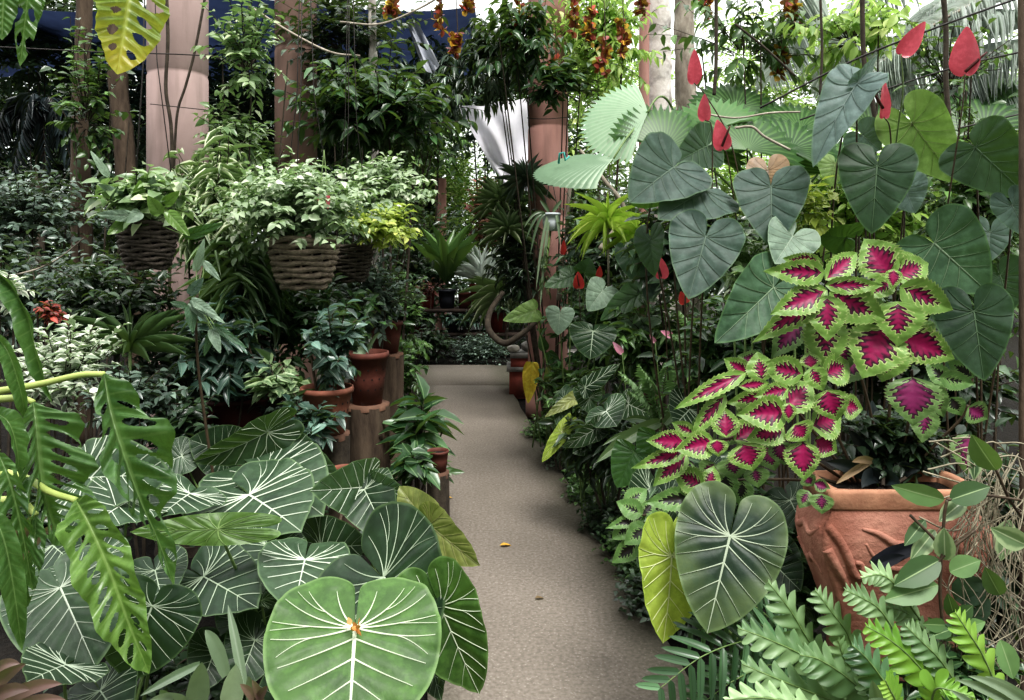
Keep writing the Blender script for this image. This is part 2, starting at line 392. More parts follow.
def heart(mb,kind,bx,by,tx,ty,D,dD,wpx,roll=0,fold=.12,droop=.12,back=1.0,wave=.02,puck=.02,na=121,nr=24,w0=.0075,lop=0,cup=0,up=0.0):
    """heart leaf: stalk joint at photo (bx,by), tip at (tx,ty); dD = how much farther the tip is; roll turns it about its midrib"""
    P,tt,ve,soft,f,SP,SF=leaf_base(kind,na,nr,w0)
    Pb=at(bx,by,D); Pt=at(tx,ty,D+dD)
    x,y,n,L=frame(Pb,Pt,roll,up)
    W=wpx/F*D; lw=W/L; ph=RNG.random()*6.28; r_=RNG.random()
    rr=np.interp
    o_=P[-na:]; oang=np.arctan2(o_[:,0],o_[:,1]); orad=np.linalg.norm(o_,axis=1); oo=np.argsort(oang)
    def deform(p2,t_,sf_):
        X=p2[:,0]*(1+lop*np.sign(p2[:,0])); Yv=np.where(p2[:,1]<0,p2[:,1]*back,p2[:,1])
        ax=np.abs(X)*lw; ang=np.arctan2(p2[:,0],p2[:,1])
        z=fold*ax-droop*np.maximum(Yv,0)**2-droop*.5*np.minimum(Yv,0)**2-cup*(ax**2)*1.5+wave*np.sin(ang*7+ph)*t_**3-puck*sf_+.3*wave*np.sin(ang*17+ph*2)*t_**4+.035*np.sin(ang*2.3+ph)*t_**2
        return X,Yv,z
    X,Yv,z=deform(P,tt,soft)
    mb.add(Pb+np.outer(X*W,x)+np.outer(Yv*L,y)+np.outer(z*L,n),f,0,vein=0.0,lu=np.clip(np.abs(X)*2,0,1),lv=tt,rnd=r_)
    if w0>0:
        p2=SP[:,:2]; t_=np.clip(np.linalg.norm(p2,axis=1)/np.interp(np.arctan2(p2[:,0],p2[:,1]),oang[oo],orad[oo]),0,1)
        X,Yv,z=deform(p2,t_,np.ones(len(p2))); z=z+.010*(1-SP[:,2])+.006
        mb.add(Pb+np.outer(X*W,x)+np.outer(Yv*L,y)+np.outer(z*L,n),SF,0,vein=1.0,lu=0.0,lv=t_,rnd=r_)
    return Pb,n,y,L
def stalk(root,Pb,n,y,r=.005,lift=.35,seg=6):
    m=(root+Pb)/2; dist=np.linalg.norm(Pb-root)
    ctrl=m*0.4+0.6*(Pb-n*lift*dist*.6-np.array([0,0,.1*dist]))
    return tube(bez(root,ctrl,Pb-n*.002,14),[r*1.3,r*.8],seg)
def heart_plant(name,label,cat,base,tbl,group=None,kind='GL',mat='glor',stalkmat='stalk_green',na=121,nr=24,w0=.0075,leafname='leaf',sr=.005):
    """plant of big leaves; tbl rows: dict(b=(x,y),t=(x,y),D=,dD=,w=,...)"""
    o=thing(name,label,cat,base,group)
    for row in tbl:
        row=dict(row); b=row.pop('b'); t=row.pop('t'); D=row.pop('D'); dD=row.pop('dD',-.1); w=row.pop('w'); mt=row.pop('mat',mat); kd=row.pop('kind',kind); lb=row.pop('label',None); nm=row.pop('name',leafname); rt=row.pop('root',None); nos=row.pop('nostalk',False); row.setdefault('puck',.011 if kd=='AN' else .016); w00=row.pop('w0',w0)
        mb=MB(); Pb,n,y,L=heart(mb,kd,b[0],b[1],t[0],t[1],D,dD,w,na=na,nr=nr,w0=w00,**row)
        lf=mb.build(nm,MATS[mt],o,label=lb)
        if not nos:
            s=MB(); root=np.asarray(base,float)+RNG.normal(size=3)*np.array([.04,.04,0]) if rt is None else at(*rt)
            v,f=stalk(root,Pb,n,y,sr); s.add(v,f); s.build('petiole',MATS[stalkmat],lf)
    return o
# ---------------------------------------------------------------- long split / perforated leaves along a curved midrib
def ribbon(mb,path,wpx,fold=35,roll=0,holes=0,nu=61,nv=170,prof=None,wave=.03,slits=True,seed=0,up=None,corr=.055):
    """path: list of (px,py,D) along the midrib; wpx = full width in photo pixels at its widest"""
    rg=np.random.default_rng(seed)
    p=smooth_path([at(*q) for q in path],nv); t=nrm(np.gradient(p,axis=0))
    Dm=np.mean([q[2] for q in path]); W=wpx/F*Dm/2
    vdir=nrm(CAM-p) if up is None else np.broadcast_to(nrm(up),p.shape)
    n=nrm(vdir-(vdir*t).sum(1,keepdims=True)*t); x=np.cross(t,n)
    a=math.radians(roll); n,x=n*math.cos(a)+x*math.sin(a), x*math.cos(a)-n*math.sin(a)
    s=np.linspace(0,1,nv)
    pf=np.interp(s,[0,.06,.2,.4,.6,.8,.93,1],[.06,.5,.88,1,.9,.62,.28,.02]) if prof is None else np.interp(s,*prof)
    u=np.linspace(-1,1,nu); U,S=np.meshgrid(u,s); AU=np.abs(U)
    fo=math.radians(fold)
    wv=wave*np.sin(S*26+np.sign(U)*1.1+rg.random()*6)*AU**2
    side=U*math.cos(fo); nz=AU*math.sin(fo)*1.0+wv*6+.05*np.sin(AU*3.0)+corr*np.sin(2*np.pi*(S*14-.7*AU))*np.clip(AU*4,0,1)
    V=p[:,None,:]+x[:,None,:]*(side*pf[:,None]*W)[...,None]+n[:,None,:]*(nz*pf[:,None]*W)[...,None]
    # veins run forward from the midrib
    V=V+t[:,None,:]*(AU*pf[:,None]*W*.35)[...,None]
    vein=np.clip(1.5-AU*14,0,1); cyc=np.abs(((S*13)%1)-.5); vein=np.maximum(vein,np.clip(.75-cyc*7,0,1)*(AU<.9))
    H=np.zeros_like(S,bool)
    for k in range(holes):
        for sg in (-1,1):
            v0=.14+.72*(k+.5)/holes+rg.normal()*.012; u0=.16+.12*rg.random(); u1=.55+.42*rg.random(); hw=(.20+.14*rg.random())/holes*.6
            if slits and rg.random()<.13: u1=1.05
            pos=(AU-u0)/(u1-u0); wd=hw*np.sqrt(np.clip(4*pos*(1-pos),0,1)) if u1<1 else hw*np.clip(pos*2.5,0,1)
            H|=(np.sign(U)==sg)&(pos>0)&(pos<1.0 if u1<1 else pos<9)&(np.abs(S-v0-.05*AU)<wd)
    fs=[]
    for i in range(nv-1):
        for j in range(nu-1):
            q=[(i,j),(i,j+1),(i+1,j+1),(i+1,j)]
            if sum(H[a_] for a_ in q)>=2: continue
            fs.append([a_*nu+b_ for a_,b_ in q])
    mb.add(V.reshape(-1,3),fs,0,vein=vein.ravel(),lu=U.ravel(),lv=S.ravel(),rnd=rg.random())
    return p
# ---------------------------------------------------------------- patterned ovate leaf with saw-tooth margin
_nu,_nv=15,71
def coleus_leaf(mb,bx,by,tx,ty,D,dD,wpx,roll=0,fold=.2,droop=.2,teeth=14):
    Pb=at(bx,by,D); Pt=at(tx,ty,D+dD); x,y,n,L=frame(Pb,Pt,roll); W=wpx/F*D/2
    s=np.linspace(0,1,_nv); pf=np.interp(s,[0,.05,.15,.3,.45,.6,.75,.88,.96,1],[.05,.5,.86,1,.96,.8,.55,.28,.10,0.0])
    saw=((s*teeth)%1); pf=pf*(1-.17*saw*(pf>.06))
    u=np.linspace(-1,1,_nu); U,S=np.meshgrid(u,s); AU=np.abs(U)
    ph=RNG.random()*6
    z=fold*AU*pf[:,None]*W/L-droop*S**2+.012*np.sin(S*20+ph)*AU+.012*np.cos(S*40)*AU*(1-AU)
    V=Pb+(U*pf[:,None]*W)[...,None]*x+((S+.06*AU*pf[:,None])*L*.96)[...,None]*y+(z*L)[...,None]*n
    mb.add(V.reshape(-1,3),grid_faces(_nv,_nu),0,lu=U.ravel(),lv=S.ravel(),rnd=RNG.random(),vein=np.clip(1.3-AU*9,0,1).ravel())
    return Pb
# ---------------------------------------------------------------- fan palm blade
def fan(mb,hub,n,up,R,a0,a1,k=26,cup=.15,split=.8,droop=.12):
    """pleated fan: hub point, facing n, 'up' direction of its middle rib"""
    hub=np.asarray(hub,float); n=nrm(n); up=np.asarray(up,float); y=nrm(up-(up@n)*n); x=np.cross(y,n)
    aa=np.radians(np.linspace(a0,a1,2*k+1)); rr=np.array([.03,.3,.55,split,.9,1.0])
    V=[];lu=[];lv=[]
    for r in rr:
        for j,a in enumerate(aa):
            Rj=R*(1-.10*abs((j/(2*k))*2-1)**2)
            rad=r*Rj; aj=a; z=(.03 if j%2 else -.03)*R*min(1,r*1.3)
            if r>split:
                q=(r-split)/(1-split); c=round((j-1)/2)*2+1
                if j%2==0: rad=Rj*(split+.10*(r-split)) 
            V.append(hub+x*math.sin(aj)*rad+y*math.cos(aj)*rad+n*(z-cup*rad*rad/R*.8)-np.array([0,0,droop*R*r**3]))
            lu.append(1.0 if j%2 else 0.0); lv.append(r)
    m=2*k+1
    mb.add(V,grid_faces(len(rr),m),0,lu=np.array(lu)*.9,lv=np.array(lv),rnd=RNG.random())
# ---------------------------------------------------------------- flamingo flower
def spathe(root,pts,w,D,spadix=None,stalk_to=None,mat='spathe_red',roll=0,fold=.25,droop=.1,dD=-.03,smat='stalk_dark',sr=.0028,nm='spathe'):
    (bx,by),(tx,ty)=pts
    mb=MB(); Pb,n,y,L=heart(mb,'SP',bx,by,tx,ty,D,dD,w,roll=roll,fold=fold*.35,droop=droop,wave=.012,puck=.003,na=60,nr=12,w0=0,cup=-.55)
    fl=mb.build(nm,MATS[mat],root)
    if spadix is not None:
        (ax,ay),(cx,cy)=spadix
        s=MB(); v,f=tube(smooth_path([at(ax,ay,D-.012),at((ax+cx)/2,(ay+cy)/2,D-.035),at(cx,cy,D-.05)],8),[.006,.0055,.003],8); s.add(v,f); s.build('spadix',MATS['spadix'],fl)
    if stalk_to is not None:
        s=MB(); v,f=tube(smooth_path([Pb]+[at(*q) for q in stalk_to],16),[sr*.8,sr*1.2],6); s.add(v,f); s.build('flower_stalk',MATS[smat],fl)
    return fl

def lobed_blade(mb,pts,W,n=8,sweep=.75,nv=(-.1,-.9,.6),gap=.16):
    """continuous fern blade cut into forward-swept wavy lobes; pts world points along the rib, W lobe reach in metres"""
    m=n*18; q=smooth_path(pts,m); t=nrm(np.gradient(q,axis=0)); nv=np.asarray(nv,float); nn=nrm(nv-(t@nv)[:,None]*t); x=np.cross(t,nn); s=np.linspace(0,1,m)
    env=np.interp(s,[0,.08,.3,.6,.85,1],[.35,.8,1,.9,.6,.12]); u=np.linspace(0,1,7)
    for sg in (-1,1):
        ph=.0 if sg<0 else .45
        fr=((s*n+ph)%1); k=np.floor(s*n+ph); jl=.8+.35*np.random.default_rng(int(abs(pts[0][0])*997+sg+5)).random(n+2)[k.astype(int)]
        w=W*env*(gap+(1-gap)*np.sin(np.pi*np.clip(fr,0,1))**.62*jl)
        wob=.16*np.sin(s*m*.9)
        V=q[:,None]+x[:,None]*(sg*u[None,:]*w[:,None])[...,None]+t[:,None]*(u[None,:]**1.3*w[:,None]*sweep)[...,None]+nn[:,None]*((.22*u[None,:]*w[:,None]*np.sin(s*n*2*np.pi+ph)[:,None]-.35*u[None,:]**2*w[:,None]))[...,None]
        f=grid_faces(m,7); f=f if sg>0 else f[:,::-1]
        mb.add(V.reshape(-1,3),f,lu=np.tile(u*.9,m),lv=np.repeat(s,7),rnd=RNG.random()*.9)
# ---------------------------------------------------------------- camera, sky, light
cam = bpy.data.cameras.new('camera'); camo = bpy.data.objects.new('camera', cam); col.objects.link(camo)
cam.sensor_width = 36; cam.lens = 36*F/1024; cam.shift_y = -100/1024; cam.clip_end = 200
camo.location = (0,0,CZ); camo.rotation_euler = (math.pi/2,0,0); bpy.context.scene.camera = camo
w = bpy.data.worlds.new('sky'); bpy.context.scene.world = w; w.use_nodes = True
nt = w.node_tree; nt.nodes.clear()
tc_ = nt.nodes.new('ShaderNodeTexCoord'); sp = nt.nodes.new('ShaderNodeSeparateXYZ'); rp = nt.nodes.new('ShaderNodeValToRGB')
bg = nt.nodes.new('ShaderNodeBackground'); wo = nt.nodes.new('ShaderNodeOutputWorld')
nt.links.new(tc_.outputs['Generated'], sp.inputs[0]); nt.links.new(sp.outputs['Z'], rp.inputs[0])
cr = rp.color_ramp; cr.elements[0].position = 0.0; cr.elements[0].color = (.62,.68,.64,1); cr.elements[1].position = .75; cr.elements[1].color = (1.5,1.5,1.5,1)
bg.inputs['Strength'].default_value = 1.45
mr = nt.nodes.new('ShaderNodeMapRange'); nt.links.new(sp.outputs['Y'], mr.inputs[0]); mr.inputs[1].default_value=-.7; mr.inputs[2].default_value=.35; mr.inputs[3].default_value=.25; mr.inputs[4].default_value=1.0
mx = nt.nodes.new('ShaderNodeMix'); mx.data_type='RGBA'; mx.blend_type='MULTIPLY'; mx.inputs[0].default_value=1.0
nt.links.new(rp.outputs[0], mx.inputs[6]); nt.links.new(mr.outputs[0], mx.inputs[7]); nt.links.new(mx.outputs[2], bg.inputs[0]); nt.links.new(bg.outputs[0], wo.inputs[0])
sun = bpy.data.lights.new('daylight','SUN'); sun.energy = 3.6; sun.angle = math.radians(22); sun.color = (1,.98,.94)
so = bpy.data.objects.new('daylight', sun); col.objects.link(so); so.rotation_euler = (math.radians(28), math.radians(12), 0)
vs = bpy.context.scene.view_settings; vs.view_transform = 'Standard'; vs.look = 'Medium High Contrast'; vs.exposure = 0.35
# ---------------------------------------------------------------- materials
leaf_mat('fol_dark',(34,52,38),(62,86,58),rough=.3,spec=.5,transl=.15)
leaf_mat('fol_grey',(58,76,66),(112,134,118),rough=.3,transl=.15)
leaf_mat('fol_mid',(48,78,42),(92,128,66),rough=.3)
leaf_mat('fol_deep',(28,58,32),(58,96,52),rough=.3,rib=(110,140,90),ribw=.12)
leaf_mat('fol_pale',(96,128,82),(168,192,140),rough=.3,transl=.25)
leaf_mat('fol_basket',(118,146,104),(186,206,164),rough=.38,transl=.25)  # lighter version of the pale leaf, with whitish highlights put into the colour
leaf_mat('fol_var',(84,112,72),(140,164,112),edge=(214,222,186),rough=.42)
leaf_mat('fol_white',(118,140,110),(200,212,184),edge=(226,230,208),rough=.5)
leaf_mat('fol_yel',(120,150,52),(190,206,92),rough=.42,transl=.35,tc=(210,225,80))
leaf_mat('fol_sun_tint',(110,156,62),(196,222,120),rough=.45,transl=.4,tc=(205,235,110))  # sunlight on the right-back foliage is painted into these brighter yellow-greens
leaf_mat('fol_blue',(40,66,58),(86,118,104),rough=.3,rib=(150,170,150),ribw=.08)
leaf_mat('fol_red',(96,48,46),(150,86,76),rough=.45)
leaf_mat('fol_black',(16,24,26),(40,54,58),rough=.4,transl=.05)
leaf_mat('fern_pale',(98,134,86),(146,178,124),rough=.45,rib=(84,116,70),ribw=.14,transl=.25)
leaf_mat('fern_dark',(36,66,40),(76,112,74),rough=.3,rib=(30,54,32),ribw=.1)
leaf_mat('fern_nest',(58,92,44),(92,128,62),rough=.35,rib=(40,56,36),ribw=.1)
leaf_mat('fern_lime',(104,158,48),(160,205,84),rough=.42,rib=(84,120,44),ribw=.1,transl=.35,tc=(190,225,70))
leaf_mat('strap_green',(58,86,52),(118,144,98),rough=.4,rib=(140,160,118),ribw=.1)
leaf_mat('strap_silver',(88,112,84),(144,164,132),rough=.4)
leaf_mat('strap_pink',(116,84,80),(164,126,120),rough=.42)
leaf_mat('strap_lime',(136,176,56),(196,218,96),rough=.42,transl=.35,tc=(205,230,80))
leaf_mat('hoya',(74,106,70),(128,156,110),edge=(160,182,134),rough=.33,rib=(176,192,150),ribw=.08)
leaf_mat('vine_leaf',(56,90,48),(92,128,72),rough=.5,rib=(150,176,120),ribw=.06,under=(92,122,68))
leaf_mat('palm_silver',(184,194,188),(226,232,226),rough=.5,transl=.35,tc=(230,240,220))
leaf_mat('fan_pale',(104,140,106),(126,158,124),rib=(184,206,176),ribw=.55,rough=.5,transl=.3,under=(60,96,58),tc=(200,230,170))
leaf_mat('fan_green',(36,78,32),(66,112,50),rib=(92,134,68),ribw=.5,rough=.42,transl=.3)
leaf_mat('bract_red',(120,40,34),(170,60,44),edge=None,rough=.5)
leaf_mat('bract_yel',(226,160,40),(240,196,70),rough=.5)
leaf_mat('bract_orange',(200,110,50),(226,150,80),rough=.6)
leaf_mat('dry_leaf',(120,96,66),(170,142,104),rough=.7)
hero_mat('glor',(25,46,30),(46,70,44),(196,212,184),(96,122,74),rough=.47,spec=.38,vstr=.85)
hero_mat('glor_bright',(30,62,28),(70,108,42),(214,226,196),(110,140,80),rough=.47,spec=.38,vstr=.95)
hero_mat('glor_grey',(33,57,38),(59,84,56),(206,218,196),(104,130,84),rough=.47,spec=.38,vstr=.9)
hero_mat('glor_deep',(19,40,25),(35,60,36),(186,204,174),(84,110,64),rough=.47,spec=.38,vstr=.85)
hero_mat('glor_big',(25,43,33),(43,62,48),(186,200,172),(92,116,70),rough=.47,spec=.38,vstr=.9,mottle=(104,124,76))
hero_mat('glor_lime',(117,147,40),(158,180,68),(220,226,168),(150,180,70),rough=.47,spec=.38,transl=.3,tc=(200,220,60))
hero_mat('olive',(92,104,48),(126,134,66),(150,150,90),(110,120,60),rough=.45,transl=.28)
hero_mat('under',(62,94,42),(86,118,54),(130,160,90),(84,120,50),rough=.45,transl=.3)
hero_mat('anth',(46,68,60),(68,90,80),(108,128,108),(74,104,58),rough=.52,spec=.28,vstr=.6)
hero_mat('anth_dark',(28,52,38),(44,70,48),(104,132,96),(70,104,54),rough=.52,spec=.28,vstr=.6)
hero_mat('anth_blue',(68,90,90),(98,118,114),(140,158,150),(80,112,70),rough=.52,spec=.28,vstr=.5)
hero_mat('anth_mid',(42,72,52),(68,100,72),(140,162,128),(84,120,66),rough=.52,spec=.28,vstr=.65)
hero_mat('anth_olive',(96,128,66),(124,152,84),(160,178,112),(104,136,66),rough=.52,spec=.28,vstr=.7,transl=.35)
hero_mat('anth_pale',(96,120,102),(128,150,128),(184,200,176),(120,146,110),rough=.52,spec=.28,vstr=.5)
hero_mat('bronze',(110,84,58),(140,108,76),(96,70,50),(120,90,62),rough=.45)
hero_mat('deepgreen',(36,72,30),(52,92,40),(78,116,58),(48,84,38),rough=.4,vstr=.6,transl=.3)
hero_mat('yellow_leaf',(206,170,30),(226,196,60),(188,166,60),(200,170,50),rough=.5)
hero_mat('spathe_red',(188,62,78),(206,84,98),(190,44,64),(200,70,84),rough=.3,transl=.25,tc=(240,90,100),vstr=.4)
hero_mat('spathe_deep',(168,40,40),(196,60,54),(150,34,36),(170,54,50),rough=.3,transl=.2,tc=(230,80,70),vstr=.4)
hero_mat('spathe_pink',(226,130,160),(238,164,184),(216,120,150),(226,140,160),rough=.35,transl=.25,tc=(250,170,190),vstr=.3)
hero_mat('monst',(42,76,36),(76,112,56),(140,168,104),(112,146,82),rough=.33,spec=.55,vstr=.35,transl=.25)
hero_mat('monst_lime',(74,112,46),(106,142,62),(160,188,110),(120,152,72),rough=.33,vstr=.4,transl=.3)
hero_mat('monst_yel',(84,116,42),(118,142,52),(176,186,90),(140,160,60),rough=.4,vstr=.4,transl=.4,tc=(220,220,60),mottle=(190,160,46))
# coleus: magenta heart, dark jagged border, lime margin
def coleus_mat(name, core, dark, lime, pale, k=0.0):
    m,N,L = nodemat(name)
    au = mth(N,L,'ABSOLUTE',attr(N,'lu')); v = attr(N,'lv'); r = attr(N,'rnd')
    tcn = N('ShaderNodeTexCoord'); nz = N('ShaderNodeTexNoise'); nz.inputs['Scale'].default_value=70; nz.inputs['Detail'].default_value=3; L(tcn.outputs['Object'],nz.inputs['Vector'])
    sh = mth(N,L,'POWER',mth(N,L,'ABSOLUTE',mth(N,L,'SUBTRACT',mth(N,L,'MULTIPLY',v,1.12),.46)),2.0)
    d = mth(N,L,'ADD',mth(N,L,'MULTIPLY',au,.80),mth(N,L,'MULTIPLY',sh,2.3))
    jag = mth(N,L,'SINE',mth(N,L,'SUBTRACT',mth(N,L,'MULTIPLY',v,52.0),mth(N,L,'MULTIPLY',au,14.0)))
    d = mth(N,L,'ADD',d,mth(N,L,'MULTIPLY',jag,.11)); d = mth(N,L,'ADD',d,mth(N,L,'MULTIPLY',mth(N,L,'SUBTRACT',nz.outputs['Fac'],.5),.35))
    d = mth(N,L,'ADD',d,mth(N,L,'MULTIPLY',mth(N,L,'SUBTRACT',r,.42),.30)); d = mth(N,L,'ADD',d,k)
    c = ramp(N,L,d,[(0.0,lin([min(255,x*1.12) for x in core])),(.22,lin(core)),(.36,lin(dark)),(.45,lin(dark)),(.47,lin(pale)),(.58,lin(lime)),(1.0,lin([x*.92 for x in lime]))])
    e = N('ShaderNodeMapRange'); L(au,e.inputs[0]); e.inputs[1].default_value=.90; e.inputs[2].default_value=.99
    c = mixc(N,L,mth(N,L,'MULTIPLY',e.outputs[0],.5),c,lin(pale))
    bf = N('ShaderNodeNewGeometry').outputs['Backfacing']; c = mixc(N,L,mth(N,L,'MULTIPLY',bf,.7),c,lin((140,150,110)))
    finish(N,L,c,.45,.4,.2,bump=nz.outputs['Fac'],bstr=.3,bdist=.004)
    MATS[name]=m
coleus_mat('coleus',(144,10,74),(58,12,38),(112,152,62),(182,200,120))
coleus_mat('coleus_dull',(120,30,82),(56,18,42),(98,132,68),(128,156,92))
coleus_mat('coleus_green',(44,34,34),(34,46,30),(104,146,74),(150,178,110),.12)
plain_mat('stalk_green',(84,112,60),(118,142,80),30,.5,bump=.1)
plain_mat('stalk_pale',(150,170,84),(176,190,108),20,.45,bump=.1)
plain_mat('stalk_dark',(58,46,38),(88,74,54),30,.5,bump=.2)
plain_mat('bark_dark',(46,40,34),(84,74,62),20,.9,bump=.6)
plain_mat('bark_brown',(58,46,38),(104,88,72),14,.9,bump=.8,stretch=(1,1,.25),bdist=.02)
plain_mat('bark_pale',(120,108,96),(186,176,160),14,.85,bump=.6,stretch=(1,1,.4),bdist=.015,dirt=(76,66,56))
plain_mat('bark_white',(196,186,178),(226,220,214),26,.85,bump=.5,dirt=(110,100,96))
plain_mat('root',(112,104,86),(166,158,134),30,.85,bump=.4)
plain_mat('spadix',(64,28,30),(110,54,48),80,.5,bump=.3)
plain_mat('spadix_yel',(200,150,80),(226,190,120),80,.5)
plain_mat('terracotta',(116,66,50),(152,92,72),16,.75,bump=.3,dirt=(92,66,54))
plain_mat('terracotta_dark',(84,44,36),(116,62,50),16,.7,bump=.2,dirt=(66,44,38))
plain_mat('terra_hole',(26,16,14),(36,22,18),16,.9)
plain_mat('clay_planter',(154,96,80),(182,128,108),13,.75,bump=.7,bdist=.02,dirt=(130,76,58))
plain_mat('clay_rim',(164,110,84),(192,140,108),18,.8,bump=.5,bdist=.01,dirt=(120,88,66))
plain_mat('soil',(16,13,10),(36,30,24),24,.95,bump=1.0,bdist=.03)
plain_mat('wicker',(88,76,64),(158,142,122),40,.75,bump=.5,stretch=(1,1,3))
plain_mat('wicker_dark',(50,43,38),(98,88,78),40,.75,bump=.5,stretch=(1,1,3))
plain_mat('wire',(36,32,30),(52,46,42),30,.6)
plain_mat('white_plastic',(192,200,206),(210,216,222),6,.4,bump=.05)
plain_mat('white_sheet',(214,212,220),(236,234,240),3,.75,bump=.2,transl=.3)
plain_mat('grey_sheet',(168,172,184),(200,204,214),4,.75,bump=.2,transl=.2)
plain_mat('blue_tarp',(46,58,92),(66,82,122),3,.6,bump=.2,transl=.2)
plain_mat('red_paint',(134,60,50),(164,80,66),10,.75,bump=.3,dirt=(96,56,46))
plain_mat('red_pot',(62,28,27),(84,38,34),10,.6,bump=.1)
plain_mat('bench_red',(112,42,38),(138,56,50),10,.6,bump=.1)
plain_mat('black_pot',(26,28,36),(44,46,58),10,.55,bump=.1)
plain_mat('stone',(112,110,106),(156,152,146),9,.85,bump=.6,dirt=(78,80,70))
plain_mat('stone_pale',(164,158,148),(206,200,188),9,.85,bump=.4)
plain_mat('shelf_wood',(40,32,28),(72,58,50),10,.85,bump=.4)
plain_mat('teal_cord',(50,150,140),(70,172,160),20,.6)
plain_mat('cut_wood',(86,60,48),(116,84,66),14,.85,bump=.4)
plain_mat('leaf_fallen',(190,140,40),(214,170,70),14,.7)
# pink plaster for the pillars
def plaster(name,a,b,stain):
    m,N,L=nodemat(name); tcn=N('ShaderNodeTexCoord')
    nz=N('ShaderNodeTexNoise'); nz.inputs['Scale'].default_value=2.2; nz.inputs['Detail'].default_value=8; nz.inputs['Roughness'].default_value=.7; L(tcn.outputs['Object'],nz.inputs['Vector'])
    mp=N('ShaderNodeMapping'); mp.inputs['Scale'].default_value=(6,6,.8); L(tcn.outputs['Object'],mp.inputs['Vector'])
    n2=N('ShaderNodeTexNoise'); n2.inputs['Scale'].default_value=2.0; n2.inputs['Detail'].default_value=6; L(mp.outputs[0],n2.inputs['Vector'])
    c=mixc(N,L,nz.outputs['Fac'],lin(a),lin(b))
    e=N('ShaderNodeMapRange'); L(n2.outputs['Fac'],e.inputs[0]); e.inputs[1].default_value=.5; e.inputs[2].default_value=.75
    c=mixc(N,L,mth(N,L,'MULTIPLY',e.outputs[0],.55),c,lin(stain))
    finish(N,L,c,.85,.2,bump=nz.outputs['Fac'],bstr=.4,bdist=.02); MATS[name]=m
plaster('pillar_pink',(186,160,154),(160,136,132),(112,98,90))
plaster('pillar_tan',(138,112,100),(118,94,84),(92,74,66))
plaster('pillar_rose',(186,140,130),(168,122,112),(120,92,84))
# path: worn exposed-aggregate concrete
m,N,L=nodemat('path'); tcn=N('ShaderNodeTexCoord')
n1=N('ShaderNodeTexNoise'); n1.inputs['Scale'].default_value=60; n1.inputs['Detail'].default_value=4; L(tcn.outputs['Object'],n1.inputs['Vector'])
n2=N('ShaderNodeTexNoise'); n2.inputs['Scale'].default_value=1.8; n2.inputs['Detail'].default_value=9; n2.inputs['Roughness'].default_value=.65; L(tcn.outputs['Object'],n2.inputs['Vector'])
vo=N('ShaderNodeTexVoronoi'); vo.inputs['Scale'].default_value=55; L(tcn.outputs['Object'],vo.inputs['Vector'])
c=mixc(N,L,n2.outputs['Fac'],lin((112,104,94)),lin((142,132,122)))
e=N('ShaderNodeMapRange'); L(n1.outputs['Fac'],e.inputs[0]); e.inputs[1].default_value=.35; e.inputs[2].default_value=.65
c=mixc(N,L,mth(N,L,'MULTIPLY',e.outputs[0],.5),c,lin((78,70,60)))
e=N('ShaderNodeMapRange'); L(vo.outputs['Distance'],e.inputs[0]); e.inputs[1].default_value=.28; e.inputs[2].default_value=.12
c=mixc(N,L,mth(N,L,'MULTIPLY',e.outputs[0],.35),c,lin((176,168,156)))
sx=N('ShaderNodeSeparateXYZ'); L(tcn.outputs['Object'],sx.inputs[0])
ed=mth(N,L,'ABSOLUTE',mth(N,L,'SUBTRACT',mth(N,L,'ADD',sx.outputs['X'],mth(N,L,'MULTIPLY',sx.outputs['Y'],.1176)),.46))
e=N('ShaderNodeMapRange'); L(mth(N,L,'ADD',ed,mth(N,L,'MULTIPLY',n2.outputs['Fac'],.3)),e.inputs[0]); e.inputs[1].default_value=.45; e.inputs[2].default_value=.68
c=mixc(N,L,mth(N,L,'MULTIPLY',e.outputs[0],.5),c,lin((66,68,44)))
finish(N,L,c,.85,.3,bump=n1.outputs['Fac'],bstr=.5,bdist=.008); MATS['path']=m
# ---------------------------------------------------------------- ground and path
mb=MB(); n=60
xs=np.linspace(-16,16,81); ys=np.linspace(-2,26,71); X,Y=np.meshgrid(xs,ys)
pc=.49-.1176*Y; dist=np.abs(X-pc)
Zg=np.where(dist<.75,-.06,-.06+.10*np.clip((dist-.75)/.6,0,1))+.02*np.sin(X*3.1)*np.cos(Y*2.3)*(dist>.9)
Zg=np.where((Y>8.2)&(Y<11)&(X>-3.6)&(X<1.2),-.08,Zg)
mb.add(np.stack([X,Y,Zg],-1).reshape(-1,3),grid_faces(71,81)); mb.build('ground',MATS['soil'],None,kind='structure',loc=(0,0,0))
mb=MB(); yy=np.linspace(-.5,10.3,120); pts=[]
for y in yy: 
    wl=.006*math.sin(y*3)+.005*math.sin(y*7.7); wr=.008*math.sin(y*2.3+1)+.005*math.sin(y*9)
    for s in (0,.25,.5,.75,1): pts.append((-.1176*y+wl+(.98+wr-wl)*s,y,.0))
v=np.array(pts); k=len(v)
mb.add(np.vstack([v,v-[0,0,.12]]),grid_faces(120,5).tolist()+[[i*5,(i+1)*5,(i+1)*5+k,i*5+k] for i in range(119)]+[[i*5+4,i*5+4+k,(i+1)*5+4+k,(i+1)*5+4] for i in range(119)])
mb.build('floor_path',MATS['path'],None,kind='structure',loc=(0,0,0))
mb=MB(); mb.add(*box((-3.4,8.75,-.12),(.05,10.25,.002))); mb.build('floor_cross_path',MATS['path'],None,kind='structure',loc=(0,0,0),smooth=False)
